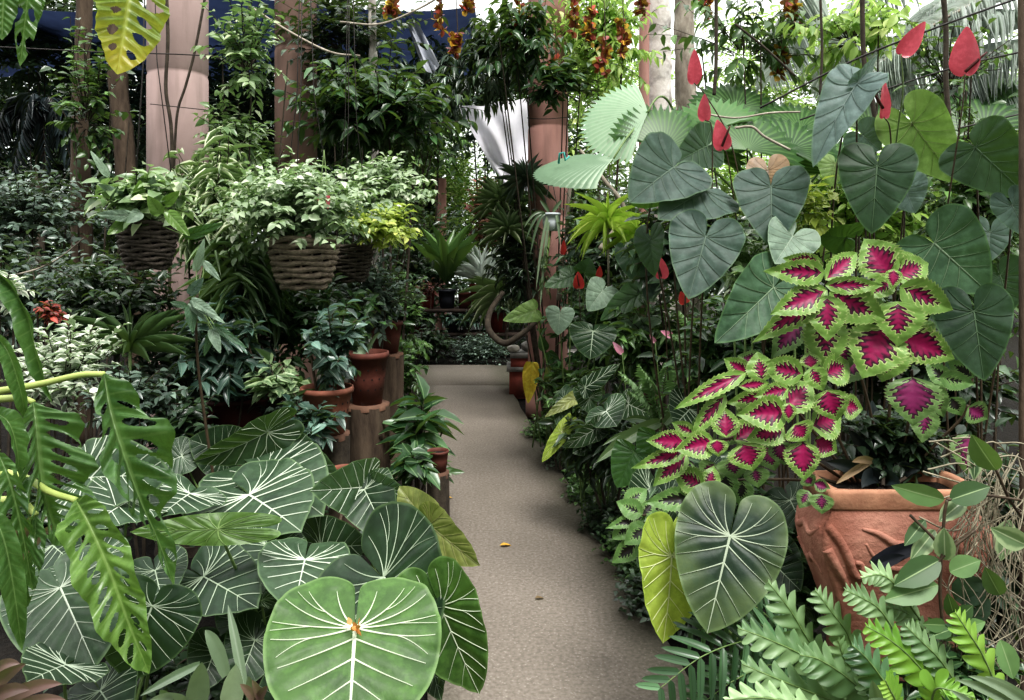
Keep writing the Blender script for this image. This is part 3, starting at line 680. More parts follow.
# ---------------------------------------------------------------- pillars, posts and trunks
def pillar(px,w,D,ztop,mat,label,seams=3,name='concrete_pillar'):
    x=(px-CX)/F*D; r=w/F*D/2; pr=[(r*1.12,-.05),(r*1.12,.12),(r,.16)]
    z=.16
    for i in range(seams+1):
        z2=.16+(ztop-.16)*(i+1)/(seams+1)
        pr+=[(r,z+.02),(r,z2-.02),(r*.975,z2-.012),(r*.975,z2+.012)]; z=z2
    pr=[q for q in pr if q[1]<=ztop]+[(r,ztop),(r*.5,ztop)]
    mb=MB(); mb.add(*lathe(pr,(x,D,0),40)); return mb.build(name,MATS[mat],None,label,'pillar',loc=(x,D,0))
pillar(178,57,5.2,4.6,'pillar_pink','pale pink round concrete pillar nearest the viewer on the left',4)
pillar(296,41,7.0,4.6,'pillar_tan','brownish concrete pillar between the pale pink pillar and the slender white trunk',3)
pillar(548,40,7.4,4.6,'pillar_rose','rose pink pillar on the right of the path with a white pot hung on it',4)
pillar(441,11,13.5,2.9,'pillar_rose','thin distant pinkish post beyond the end of the path',1,'concrete_post')
def trunk(pts,r,mat,label,name='slender_tree',cat='tree',knots=0.0,seg=10):
    p=smooth_path([at(*q) for q in pts],40); rr=np.interp(np.linspace(0,1,40),np.linspace(0,1,len(r)),r)*(1+knots*RNG.normal(size=40))
    mb=MB(); v,f=tube(p,rr,seg)
    mb.add(v,f); return mb.build(name,MATS[mat],None,label,cat,loc=p[0])
def gz(D): return HY+CZ*F/D
trunk([(84,gz(6),6),(82,240,6),(80,120,6),(84,20,6),(88,-90,6)],[.085,.075,.06,.07],'bark_brown','brown peeling tree trunk left of the hanging basket','slender_tree',knots=.05)
trunk([(140,gz(7),7),(126,170,7),(118,80,7),(112,-80,7)],[.10,.09,.08],'bark_brown','darker leaning trunk just behind the brown peeling trunk',knots=.05)
trunk([(372,gz(6.4),6.4),(376,180,6.4),(374,90,6.4),(372,0,6.4),(372,-70,6.4)],[.045,.035,.035],'bark_white','slender white-barked trunk standing above the wicker baskets',knots=.08)
trunk([(645,gz(8),8),(644,90,8),(645,-10,8),(646,-60,8)],[.06,.05],'pillar_rose','thin pink post left of the lacy white trunk','garden_post','post')
trunk([(664,gz(8.2),8.2),(660,100,8.2),(659,20,8.2),(657,-60,8.2)],[.15,.13,.13],'bark_white','lacy white-barked trunk right of the thin pink post',knots=.06,seg=14)
trunk([(688,gz(8.6),8.6),(686,110,8.6),(684,20,8.6),(688,-60,8.6)],[.14,.12,.12],'bark_pale','pale brown trunk behind the topmost red flower on the left',knots=.06,seg=14)
trunk([(1023,gz(2.5),2.5),(1022,400,2.5),(1022,200,2.5),(1020,-200,2.5)],[.010,.009],'bark_brown','thin brown pole at the right edge of the picture','garden_pole','pole',knots=.04)
trunk([(668,gz(5.2),5.2),(640,300,5.2),(668,205,5.2),(676,110,5.2)],[.05,.045,.03],'bark_brown','short brown palm trunk under the pale fan leaves','palm_trunk',knots=.08)
# leaning grey branches in the thicket
trunk([(503,292,7.0),(490,312,6.9),(489,330,6.8),(504,343,6.75),(520,335,6.7),(540,319,6.7)],[.022,.03,.03,.02],'bark_dark','dark crooked branch rising beside the red block','bare_branch','branch')
trunk([(558,300,6.8),(566,240,6.7),(572,180,6.6),(596,150,6.6)],[.02,.018,.012],'bark_pale','pale climbing root running up the right side of the rose pillar','climbing_root','root')
trunk([(600,250,6.2),(624,212,6.2),(604,180,6.2),(580,150,6.2)],[.025,.02,.015],'bark_pale','pale crooked branch left of the yellow-green rosette','bare_branch','branch')
trunk([(12,276,4.2),(40,268,4.2),(62,256,4.2),(84,238,4.2)],[.006,.004],'bark_pale','thin bare twig leaning over the dark grey shrub','bare_twig','twig')
trunk([(262,385,3.9),(252,358,3.9),(244,330,3.9)],[.009,.007],'bark_brown','broken reddish stick standing among dark leaves left of the pots','broken_stick','stick')
# ---------------------------------------------------------------- tarpaulins
def sheet(pts,nu,nv,mat,name,label,cat,wr=.05,seed=1,smooth=True):
    """pts: 4 corners (px,py,D) tl,tr,br,bl"""
    rg=np.random.default_rng(seed); q=[at(*p) for p in pts]; U,V=np.meshgrid(np.linspace(0,1,nu),np.linspace(0,1,nv))
    P=(1-V)[...,None]*((1-U)[...,None]*q[0]+U[...,None]*q[1])+V[...,None]*((1-U)[...,None]*q[3]+U[...,None]*q[2])
    P[...,1]+=wr*(np.sin(U*9+V*3)+.5*np.sin(U*21-V*5+1)+.5*np.sin(V*11+U*4))
    P[...,2]-=wr*.6*np.sin(np.pi*U)*(1+0*V)
    mb=MB(); mb.add(P.reshape(-1,3),grid_faces(nv,nu)); return mb.build(name,MATS[mat],None,label,cat)
mb=MB(); U,V=np.meshgrid(np.linspace(-8.6,-.35,40),np.linspace(7.0,9.6,24)); mb.add(np.stack([U,V,3.93+.05*np.sin(U*2)+.04*np.sin(V*3)-.07*np.abs(np.sin(U*1.05))],-1).reshape(-1,3),grid_faces(24,40))
mb.build('blue_tarpaulin',MATS['blue_tarp'],None,'blue tarpaulin canopy stretched above the trees at top','tarpaulin')
sheet([(404,16,7.2),(412,10,7.2),(440,66,7.0),(424,72,7.0)],14,18,'grey_sheet','hanging_cloth','folded pale grey cloth hanging below the blue tarpaulin','cloth',.05,3)
sheet([(456,104,9.4),(545,92,9.6),(540,186,9.4),(504,188,9.4)],26,26,'white_sheet','white_tarpaulin','slack white sheet hung across the gap beyond the path end','tarpaulin',.10,5)
# wires and lines strung over the garden
def line(pts,r,label,name='wire_line',mat='wire',cat='wire'):
    mb=MB(); mb.add(*tube(smooth_path([at(*p) for p in pts],30),r,5)); return mb.build(name,MATS[mat],None,label,cat)
line([(760,108,3.4),(850,62,3.3),(930,30,3.2),(1030,-6,3.1)],.005,'dark wire sloping up to the top right corner')
line([(800,120,3.4),(890,88,3.3),(960,66,3.2),(1030,50,3.1)],.004,'second dark wire running just under the two right red flowers')
line([(960,128,3.2),(990,121,3.2),(1030,112,3.2)],.004,'short dark wire at the right edge below the other wires')
line([(0,47,4.6),(100,52,4.6),(205,56,4.6),(230,66,4.6)],.004,'thin dark wire crossing the first pink pillar')
line([(150,104,4.8),(206,110,4.8)],.003,'thin line tied round the lower half of the pink pillar','tie_line')
line([(527,118,6.9),(545,119,6.85),(570,117,6.9)],.004,'thin line tied round the rose pillar','tie_line')
# ---------------------------------------------------------------- the bench of pots at the far end
T=thing('plant_bench','dark two-tier plant bench behind the low hedge at the path end','bench',at(455,gz(11.3),11.3))
for z in (.30,.66):
    mb=MB(); mb.add(*box((-1.75,11.1,z),(.35,11.6,z+.05))); mb.build('shelf',MATS['shelf_wood'],T,smooth=False)
for x in (-1.7,-.7,.3):
    mb=MB(); mb.add(*box((x-.04,11.2,-.05),(x+.04,11.5,.66))); mb.build('leg',MATS['shelf_wood'],T,smooth=False)
def pot(px,pyb,w,D,mat,label,h=1.0,name='plant_pot',taper=.72,holes=0,rim=.12,soil=True,zb=None,cat='pot',group=None,seg=36):
    c=at(px,pyb,D) if zb is None else np.array([(px-CX)/F*D,D,zb]); R=w/F*D/2; H=2*R*h
    T=thing(name,label,cat,c,group)
    pr=[(R*taper*.2,0),(R*taper,0),(R*(taper+.93)/2*1.02,H*.5),(R*.93,H*(1-rim)),(R*.99,H*(1-rim)),(R*1.0,H*(1-rim*.5)),(R*.98,H),(R*.90,H),(R*.86,H*(1-rim)),(R*.84,H*.80)]
    mb=MB(); v,f=lathe(pr,c,seg); mb.add(v,f)
    if holes:
        for row,zf in enumerate((.30,.50,.68)):
            for k in range(holes):
                a=2*np.pi*(k+.5*(row%2))/holes; rr=R*np.interp(zf,[0,.5,1-rim],[taper,(taper+.93)/2*1.02,.93])+.0012
                ctr=c+np.array([rr*math.cos(a),rr*math.sin(a),H*zf]); tx=np.array([-math.sin(a),math.cos(a),0]); rad=R*.042
                ph=np.linspace(0,2*np.pi,8,endpoint=False)
                mb.add(ctr+np.outer(np.cos(ph),tx)*rad+np.outer(np.sin(ph),[0,0,1])*rad,[list(range(8))],1)
    mb.build('pot_wall' if soil else 'bowl',[MATS[mat],MATS['terra_hole']],T)
    if soil:
        mb=MB(); ph=np.linspace(0,2*np.pi,seg,endpoint=False)
        mb.add(np.vstack([c+[0,0,H*.86],c+np.stack([R*.85*np.cos(ph),R*.85*np.sin(ph),np.full(seg,H*.83)],1)]),[[0,1+j,1+(j+1)%seg] for j in range(seg)]); mb.build('potting_soil',MATS['soil'],T)
    return T
for (x,w_,z,m_,lb) in [(481,23,.71,'bench_red','red pot holding the spiky white plant on the bench top'),(427,17,.71,'bench_red','small red pot at the left end of the bench top'),(447,18,.71,'black_pot','dark pot under the bird nest fern on the bench top'),
    (416,18,.35,'bench_red','red pot at the left end of the lower bench shelf'),(499,20,.35,'bench_red','red pot at the right end of the lower bench shelf'),(452,16,.35,'black_pot','dark pot in the middle of the lower bench shelf'),(465,15,.71,'terracotta_dark','brown pot between dark pot and red pot on the bench top')]:
    pot(x,0,w_,11.3,m_,lb,1.05,zb=z,taper=.75,seg=20)
rosette('spider_plant','spiky white-striped plant in the red pot on the bench','plant','palm_silver',481,282,11.2,46,.60,.024,(15,85),T='s2')
rosette('bird_nest_fern','upright dark green bird nest fern on the plant bench','fern','fern_nest',446,285,11.2,18,.95,.17,(50,80),T='s2')
shrub('potted_plant','reddish leaved small plant in left pot on the bench top','plant','fol_red',428,288,11.2,14,12,.15,14,7,.07,.04)
shrub('potted_plant','small dark leaved plant in the left lower-shelf pot','plant','fol_dark',420,318,11.2,20,10,.2,24,8,.09,.04)
shrub('potted_plant','star-leaved green plant in the middle of the lower shelf','plant','fol_blue',460,318,11.2,18,9,.2,16,7,.13,.035,T='la')
shrub('potted_plant','small green plant beside the striped plant on the bench','plant','fol_mid',505,296,11.1,20,16,.25,26,8,.12,.05)
shrub('clipped_hedge','low rounded hedge of tiny leaves at the path end','hedge','fol_grey',480,350,10.7,34,16,.3,260,9,.05,.032,T='sm',droop=0,stem_r=.003)
shrub('low_shrub','low dark plant left of the small hedge','shrub','fol_dark',428,343,10.8,26,17,.3,60,8,.11,.06)
# red painted block and grey stones by the end of the path
c0=at(512,gz(8.3),8.3)
T=thing('masonry_block','red painted masonry block with grey capstone beside the path','block',(c0[0]+.07,8.4,0))
mb=MB(); mb.add(*box((c0[0]-.03,8.2,-.05),(c0[0]+.22,8.6,.26))); mb.add(*box((c0[0]-.015,8.22,.26),(c0[0]+.2,8.58,.40))); mb.build('block_body',MATS['red_paint'],T,smooth=False)
mb=MB(); mb.add(*box((c0[0]-.06,8.17,.255),(c0[0]+.25,8.63,.30))); mb.build('ledge',MATS['stone'],T,smooth=False)
mb=MB(); mb.add(*box((c0[0]-.02,8.2,.40),(c0[0]+.75,8.6,.45))); mb.build('capstone',MATS['stone'],T,smooth=False)
def rock(px,py,D,r,mat,label,name='stone'):
    c=at(px,py,D); rg=np.random.default_rng(int(px*7+py)); pr=np.linspace(-1,1,12); V=[]
    th=np.linspace(0,2*np.pi,20,endpoint=False)
    for t in pr:
        for a in th:
            k=1+.12*math.sin(3*a+px)+.08*math.sin(5*a+4*t+py); V.append(c+np.array([r*k*math.sqrt(max(0,1-t*t))*math.cos(a),r*.8*k*math.sqrt(max(0,1-t*t))*math.sin(a),r*.62*t]))
    f=[]
    for i in range(11):
        for j in range(20): f.append([i*20+j,i*20+(j+1)%20,(i+1)*20+(j+1)%20,(i+1)*20+j])
    mb=MB(); mb.add(V,f); return mb.build(name,MATS[mat],None,label,'stone')
rock(531,346,8.35,.11,'stone','rounded grey stone on the capstone by the red block')
rock(514,348.5,8.3,.07,'stone_pale','small pale stone on the capstone edge')
rock(437,546,3.92,.055,'stone','grey stone beside the olive leaf at the left path edge')

line([(166,-20,4.85),(168,40,4.85),(166,90,4.85),(172,140,4.85),(170,260,4.86),(166,gz(4.87),4.87)],.012,'upright dark vine stem on the left part of the pink pillar','vine_stem','bark_dark','vine')
line([(210,-30,4.9),(196,46,4.88),(186,85,4.88),(178,110,4.88),(175,145,4.88),(173,200,4.88)],.009,'slanting dark vine stem across the pink pillar','vine_stem','bark_dark','vine')
line([(246,4,5.6),(290,32,5.6),(330,52,5.6),(360,56,5.6)],.009,'thin bare vine swinging across the brownish pillar top','vine_stem','bark_pale','vine')
line([(340,22,5.4),(380,24,5.4),(420,8,5.4),(450,-10,5.4)],.008,'pale thin branch rising to the right under the tarpaulin','vine_stem','bark_pale','vine')
line([(716,-10,4.6),(716,60,4.6),(714,95,4.6)],.012,'dark knotted vine hanging above the three red flowers','hanging_vine','bark_dark','vine')
line([(862,-10,4.2),(864,60,4.2),(872,100,4.2),(880,150,4.2)],.014,'thick dark vine hanging beside the blue-grey leaf','hanging_vine','bark_dark','vine')
line([(942,-20,3.9),(946,30,3.9),(946,80,3.9),(950,130,3.9)],.014,'dark knotted vine hanging between the two highest red flowers','hanging_vine','bark_dark','vine')
line([(820,-10,4.4),(822,50,4.4),(820,95,4.4)],.008,'thin dark vine hanging left of the blue-grey leaf','hanging_vine','bark_dark','vine')
line([(735,24,4.8),(765,48,4.8),(795,76,4.8)],.008,'slanting dark twig above the green fan palm','bare_twig','bark_dark','twig')
line([(700,113,3.6),(735,118,3.6),(770,113,3.6),(800,112,3.6)],.005,'pale thin wire over the dark fan leaf','pale_wire','bark_pale','wire')
line([(735,128,3.7),(752,127,3.7),(765,137,3.7),(790,150,3.7)],.007,'pale curling root over the bronze young leaf','climbing_root','bark_pale','root')
# ================================================================ LEFT BED
# ---------------------------------------------------------------- perforated leaves hanging in from the left edge
def monstera(label,rows,base,cat='plant',name='split_leaf_plant'):
    o=thing(name,label,cat,base)
    for r in rows:
        r=dict(r); path=r.pop('path'); w_=r.pop('w'); pet=r.pop('pet',None); mt=r.pop('mat','monst'); lb=r.pop('label',None)
        mb=MB(); ribbon(mb,path,w_,**r); lf=mb.build('leaf',MATS[mt],o,label=lb)
        if pet:
            s=MB(); s.add(*tube(smooth_path([at(*q) for q in pet],24),r.get('pr',[.009,.006]) if False else [.010,.0065],8)); s.build('petiole',MATS['stalk_pale'],lf)
    return o
monstera('climbing plant with long drooping perforated leaves at the left edge',[
    dict(path=[(104,374,1.75),(110,410,1.72),(122,450,1.70),(140,500,1.70),(160,545,1.70),(173,584,1.71)],w=118,pet=[(-30,396,1.8),(0,391,1.8),(40,384,1.78),(80,375,1.76),(104,374,1.75)],holes=9,fold=58,roll=-16,seed=3,wave=.06,prof=([0,.05,.15,.3,.45,.56,.65,.8,.9,1],[.06,.35,.62,.92,.98,.62,.30,.24,.18,.02]),label='long drooping leaf with a narrow twisted tail'),
    dict(path=[(33,402,1.7),(36,430,1.68),(40,470,1.67),(48,510,1.67),(62,545,1.68)],w=108,pet=[(-25,400,1.75),(0,399,1.74),(20,398,1.72),(33,402,1.7)],holes=9,fold=55,roll=-18,seed=5,wave=.05),
    dict(path=[(76,500,1.6),(90,525,1.57),(110,570,1.55),(128,620,1.55),(149,673,1.56)],w=74,pet=[(-10,470,1.72),(25,478,1.68),(50,492,1.64),(76,500,1.6)],holes=10,fold=46,roll=10,seed=8,mat='monst_lime',slits=False,wave=.05,label='yellower drooping leaf with oval holes'),
    dict(path=[(-8,268,1.9),(12,287,1.87),(28,318,1.85),(38,360,1.85),(52,402,1.86)],w=34,holes=0,fold=60,roll=25,seed=9,corr=.02,pet=[(-50,300,1.9),(-25,264,1.9),(-8,268,1.9)]),
    dict(path=[(-10,330,1.7),(8,352,1.68),(20,388,1.68),(26,420,1.7)],w=30,holes=0,fold=60,roll=10,seed=10,corr=.02,pet=[(-50,350,1.7),(-20,326,1.7),(-10,330,1.7)]),
    dict(path=[(-6,412,1.55),(8,422,1.53),(16,445,1.53),(20,478,1.54)],w=28,holes=0,fold=55,roll=-20,seed=11,corr=.02,pet=[(-40,430,1.55),(-6,412,1.55)]),
    dict(path=[(-2,452,1.5),(10,482,1.48),(22,530,1.48),(33,590,1.5)],w=46,holes=5,fold=56,roll=10,seed=12,wave=.05,pet=[(-40,480,1.5),(-15,446,1.5),(-2,452,1.5)]),
    dict(path=[(-10,510,1.42),(4,540,1.4),(14,590,1.4),(22,650,1.42)],w=40,holes=0,fold=55,roll=0,seed=14,corr=.02,pet=[(-40,520,1.45),(-10,510,1.42)]),
    dict(path=[(36,515,1.6),(34,545,1.58),(28,575,1.58),(24,610,1.6)],w=30,holes=3,fold=55,roll=-10,seed=15,pet=[(-20,500,1.65),(20,502,1.62),(36,515,1.6)]),
    ],(-1.45,1.6,0.0))
monstera('yellowing perforated leaf hanging down from above beside the first pillar',[
    dict(path=[(134,-45,2.6),(130,-10,2.55),(124,30,2.52),(117,74,2.5)],w=74,holes=5,fold=26,roll=-14,seed=21,mat='monst_yel',slits=False,pet=[(170,-190,2.7),(150,-110,2.65),(134,-45,2.6)]),
    ],at(170,-190,2.7),'leaf','hanging_leaf')
monstera('grey-green leaf tips hanging from above in the top left corner',[
    dict(path=[(6,-60,2.4),(5,-20,2.4),(3,12,2.4),(2,40,2.4)],w=34,holes=0,fold=30,roll=10,seed=22,pet=[(20,-160,2.5),(6,-60,2.4)]),
    dict(path=[(30,-50,2.45),(28,-10,2.45),(24,30,2.45),(20,66,2.45)],w=26,holes=3,fold=35,roll=-10,seed=23,pet=[(20,-160,2.5),(30,-50,2.45)]),
    dict(path=[(40,-40,2.5),(40,-10,2.5),(38,8,2.5),(37,24,2.5)],w=12,holes=0,fold=35,roll=-10,seed=24,pet=[(20,-160,2.5),(40,-40,2.5)]),
    ],at(20,-160,2.5),'leaf','hanging_leaf')
# ---------------------------------------------------------------- the white-veined philodendrons
G=dict
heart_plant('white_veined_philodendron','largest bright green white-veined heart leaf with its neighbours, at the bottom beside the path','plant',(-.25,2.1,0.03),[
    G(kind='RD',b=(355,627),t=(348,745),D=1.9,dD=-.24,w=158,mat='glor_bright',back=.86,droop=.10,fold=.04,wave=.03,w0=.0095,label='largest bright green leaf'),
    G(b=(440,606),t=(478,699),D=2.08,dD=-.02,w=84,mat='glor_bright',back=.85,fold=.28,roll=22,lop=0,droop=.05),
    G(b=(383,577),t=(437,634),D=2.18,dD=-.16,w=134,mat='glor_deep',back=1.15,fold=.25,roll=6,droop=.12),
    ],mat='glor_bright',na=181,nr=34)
heart_plant('white_veined_philodendron','white-veined philodendron with mid green leaves left of the largest leaf','plant',(-.75,2.6,0.03),[
    G(kind='RD',b=(305,559),t=(295,600),D=2.35,dD=-.24,w=82,up=.2,back=1.0,fold=.1,mat='glor_grey'),
    G(b=(203,576),t=(256,603),D=2.3,dD=-.15,w=84,up=.4,back=.7,fold=.1,mat='glor_deep'),
    G(b=(218,529),t=(130,532),D=2.2,dD=-.05,w=30,roll=0,fold=.05,droop=.03,back=1.35,mat='under',label='leaf seen from its pale green underside',w0=.009),
    G(b=(262,600),t=(232,592),D=2.25,dD=.02,w=30,roll=65,back=.9,mat='glor_grey'),
    G(b=(268,545),t=(252,592),D=2.5,dD=-.2,w=72,mat='glor_deep'),
    ])
heart_plant('white_veined_philodendron','white-veined philodendron with large pale-veined leaves below the terracotta pots','plant',(-.95,3.1,0.03),[
    G(b=(262,473),t=(322,506),D=3.0,dD=-.2,w=112,up=.55,back=.85,fold=.1,mat='glor_grey'),
    G(b=(249,494),t=(300,524),D=2.75,dD=-.22,w=118,up=.58,back=1.0,fold=.08,mat='glor_grey'),
    G(b=(268,432),t=(196,472),D=3.1,dD=-.12,w=46,roll=-35,fold=.35,droop=.3,back=.8,mat='glor'),
    G(b=(290,452),t=(342,486),D=3.2,dD=-.1,w=48,roll=20,fold=.35,back=.8,mat='glor_grey'),
    G(b=(225,452),t=(190,440),D=3.25,dD=-.08,w=52,back=.9,mat='glor_deep'),
    G(b=(182,456),t=(156,466),D=3.2,dD=-.05,w=38,mat='glor_grey',roll=20),
    G(b=(320,548),t=(366,545),D=2.9,dD=-.1,w=60,mat='glor_deep'),
    ])
heart_plant('white_veined_philodendron','white-veined philodendron on thin upright stalks in front of the tree stump','plant',(-.55,3.0,0.03),[
    G(b=(365,487),t=(318,492),D=2.7,dD=-.2,w=56,roll=-10,fold=.2,back=.5,mat='glor_grey'),
    G(b=(365,487),t=(405,492),D=2.72,dD=-.12,w=36,roll=12,fold=.25,back=.5,mat='glor_grey'),
    G(b=(364,489),t=(388,538),D=2.68,dD=-.16,w=58,roll=0,fold=.25,back=.3,mat='glor'),
    G(b=(428,524),t=(478,567),D=2.5,dD=-.1,w=46,roll=28,fold=.25,back=.4,mat='olive',label='olive green drooping leaf',w0=.007),
    G(b=(424,520),t=(398,486),D=2.52,dD=.06,w=42,roll=-15,fold=.2,back=.3,mat='olive',label='olive green drooping leaf',w0=.007),
    ])
heart_plant('white_veined_philodendron','white-veined philodendron in the lower left corner behind the split leaves','plant',(-1.2,2.2,0.03),[
    G(kind='RD',b=(60,587),t=(93,661),D=2.0,dD=-.12,w=96,back=.6,fold=.08,mat='glor_grey'),
    G(b=(86,566),t=(114,600),D=2.2,dD=-.1,w=78,up=.3,back=.8,mat='glor_grey'),
    G(b=(66,664),t=(30,676),D=1.85,dD=-.16,w=76,up=.45,back=.9,mat='glor'),
    G(b=(152,606),t=(122,686),D=2.05,dD=-.05,w=98,back=.6,fold=.15,roll=12,mat='glor_deep'),
    G(b=(155,570),t=(162,600),D=2.25,dD=-.1,w=60,mat='glor_deep'),
    G(b=(82,478),t=(165,470),D=2.5,dD=-.1,w=84,up=.3,back=.5,mat='glor_grey'),
    G(b=(190,493),t=(160,512),D=2.6,dD=-.2,w=70,up=.5,back=.7,mat='glor_grey'),
    G(b=(130,500),t=(90,520),D=2.45,dD=-.2,w=80,up=.5,back=.9,mat='glor_grey'),
    G(b=(52,545),t=(70,560),D=2.3,dD=-.1,w=60,mat='glor_deep'),
    ])
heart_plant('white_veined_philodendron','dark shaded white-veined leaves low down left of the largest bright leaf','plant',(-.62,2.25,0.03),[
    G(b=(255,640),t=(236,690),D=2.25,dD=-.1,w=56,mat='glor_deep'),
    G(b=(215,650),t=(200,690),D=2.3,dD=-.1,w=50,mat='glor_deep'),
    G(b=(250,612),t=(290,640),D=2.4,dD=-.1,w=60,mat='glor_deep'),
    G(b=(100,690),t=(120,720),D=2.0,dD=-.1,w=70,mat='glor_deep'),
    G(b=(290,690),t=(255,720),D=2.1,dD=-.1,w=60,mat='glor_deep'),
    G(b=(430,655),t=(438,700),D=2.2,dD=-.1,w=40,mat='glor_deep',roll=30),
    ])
line([(300,640,2.4),(330,560,2.9),(345,500,3.3)],.008,'dark stem between the white-veined leaves below the pots','bare_vine','stalk_dark','vine')
# strap leaves at the bottom left
def straps(name,label,mat,rows,cat='plant',w0=.03,group=None):
    """rows: (bx,by,bD, tx,ty,tD, width_px, bend)"""
    b=at(rows[0][0],rows[0][1],rows[0][2]); o=thing(name,label,cat,b,group)
    for r in rows:
        p0=at(*r[:3]); p1=at(*r[3:6]); mid=(p0+p1)/2+np.array([0,0,r[7]*np.linalg.norm(p1-p0)])
        mb=MB(); q=bez(p0,mid,p1,24); mb2=mb
        t=nrm(np.gradient(q,axis=0)); v=nrm(CAM-q); n=nrm(v-(v*t).sum(1,keepdims=True)*t); x=np.cross(t,n); s=np.linspace(0,1,24)
        W=r[6]/F*r[2]/2; pf=np.interp(s,[0,.1,.4,.7,.9,1],[.55,.8,1,.8,.4,.02]); u=np.linspace(-1,1,7)
        V=q[:,None]+x[:,None]*(u[None,:]*pf[:,None]*W)[...,None]+n[:,None]*(np.abs(u)[None,:]*pf[:,None]*W*.45)[...,None]
        mb.add(V.reshape(-1,3),grid_faces(24,7),lu=np.tile(u,24),lv=np.repeat(s,7),rnd=RNG.random()); mb.build('leaf',MATS[mat],o)
    return o
straps('bromeliad','pale striped strap-leaved bromeliad at the bottom edge left of centre','strap_silver',[(196,712,1.9,202,662,1.85,22,.1),(230,712,1.85,236,664,1.8,22,.05),(200,664,1.9,140,696,1.8,9,.05),(226,676,1.95,205,630,1.95,14,.25),(255,712,1.85,248,676,1.8,12,.1),(190,708,1.9,150,700,1.75,14,.1),(245,690,2.0,228,605,2.1,10,.05),(170,715,1.85,160,690,1.8,14,.15)])
straps('pink_bromeliad','pink and green bromeliad tips showing at the left edge','strap_pink',[(8,560,1.75,20,512,1.72,14,.1),(14,560,1.75,34,514,1.7,14,.1),(16,566,1.75,58,524,1.7,10,.15),(10,570,1.75,48,516,1.72,8,.2),(6,555,1.75,4,520,1.7,12,.1)])
straps('pink_bromeliad','pink-tipped bromeliad in the bottom left corner','strap_pink',[(0,700,1.6,2,988,1.6,8,0),(-10,700,1.6,30,690,1.5,14,.1),(0,705,1.6,62,684,1.55,14,.15),(-8,688,1.6,26,664,1.55,14,.1),(10,712,1.6,66,700,1.5,12,.1),(-8,672,1.6,20,664,1.5,10,.1)])
straps('pink_bromeliad','small pink bromeliad shoot at the foot of the largest leaf','strap_pink',[(258,704,1.8,240,684,1.75,9,.1),(262,704,1.8,252,680,1.75,8,.1),(256,704,1.8,268,686,1.75,9,.1)])
# ---------------------------------------------------------------- pots on stumps
pot(327,432,53,3.6,'terracotta','front terracotta pot with rows of small holes on the left stump pile',.86,holes=20,taper=.66)
pot(367.5,403,43,4.3,'terracotta_dark','taller dark terracotta pot standing on the round tree stump',1.20,taper=.66,soil=True,holes=14)
pot(386,352,34,5.4,'terracotta_dark','half-hidden terracotta pot behind the pot on the tree stump',.9,taper=.7)
pot(345,492,30,3.35,'terracotta','pale rimmed small pot among leaves below the front terracotta pot',.8,taper=.7)
pot(236,432,66,4.1,'red_pot','wide low reddish pot half hidden under dark leaves left of the front pot',.55,taper=.75)
pot(186,448,56,3.9,'red_pot','leftmost dark red pot in the shade behind the white-veined leaves',.6,taper=.8)
pot(438,470,22,3.6,'terracotta_dark','small brown pot low down between stump and path',.9,taper=.75)
def stump(px,pyt,w_,D,label,mat='bark_brown'):
    c=at(px,pyt,D); r=w_/F*D/2; T=thing('tree_stump',label,'stump',(c[0],D,0))
    th=np.linspace(0,2*np.pi,36,endpoint=False); zs=np.linspace(-.03,c[2]-.012,14); V=[]
    for z in zs:
        for a in th: k=1+.05*math.sin(7*a+z*3)+.035*math.sin(13*a-z*5)+.18*max(0,.15-z)/.15; V.append((c[0]+r*k*math.cos(a),D+r*k*math.sin(a),z))
    f=[]
    for i in range(13):
        for j in range(36): f.append([i*36+j,i*36+(j+1)%36,(i+1)*36+(j+1)%36,(i+1)*36+j])
    mb=MB(); mb.add(V,f); mb.build('bark',MATS[mat],T)
    mb=MB(); top=[(c[0]+r*.98*(1+.04*math.sin(7*a))*math.cos(a),D+r*.98*(1+.04*math.sin(7*a))*math.sin(a),c[2]) for a in th]; low=[(x,y,c[2]-.03) for x,y,z in top]
    mb.add(top+low,[list(range(36))]+[[j,36+j,36+(j+1)%36,(j+1)%36] for j in range(36)]); mb.build('cut_top',MATS['cut_wood'],T,smooth=False)
stump(367,403,44,4.3,'brown tree stump carrying the taller dark terracotta pot')
stump(327,432,44,3.62,'stump under the front terracotta pot, mostly hidden by leaves','bark_dark')
stump(386,353,34,5.4,'stump under the half-hidden pot at the back')
stump(236,434,50,4.1,'stump under the wide low reddish pot','bark_dark')
stump(186,449,50,3.9,'stump under the leftmost dark red pot','bark_dark')
stump(345,493,30,3.35,'short stump under the small pale rimmed pot')
stump(438,471,22,3.6,'low stump under the small brown pot near the path','bark_dark')
# plants in those pots
shrub('potted_climber','sparse dark climber growing in the front terracotta pot','plant','fol_blue',332,345,3.62,28,46,.22,26,10,.085,.045,base=at(327,425,3.6),droop=.4,stem='stalk_dark')
straps('young_sprout','small pale strap sprout in the taller dark pot','strap_silver',[(365,352,4.3,342,336,4.2,7,.3),(366,352,4.3,352,360,4.2,10,.4),(367,352,4.3,380,332,4.25,4,.2)])
shrub('potted_plant','leafy young plant with big pale-edged leaves in the wide low pot','plant','hoya',273,388,3.9,26,24,.16,9,6,.13,.06,base=at(240,425,4.1))
shrub('potted_plant','dark glossy plant left of the front terracotta pot, low down','plant','fol_blue',306,425,3.45,30,30,.15,14,7,.11,.05,base=(-1.0,3.45,0))
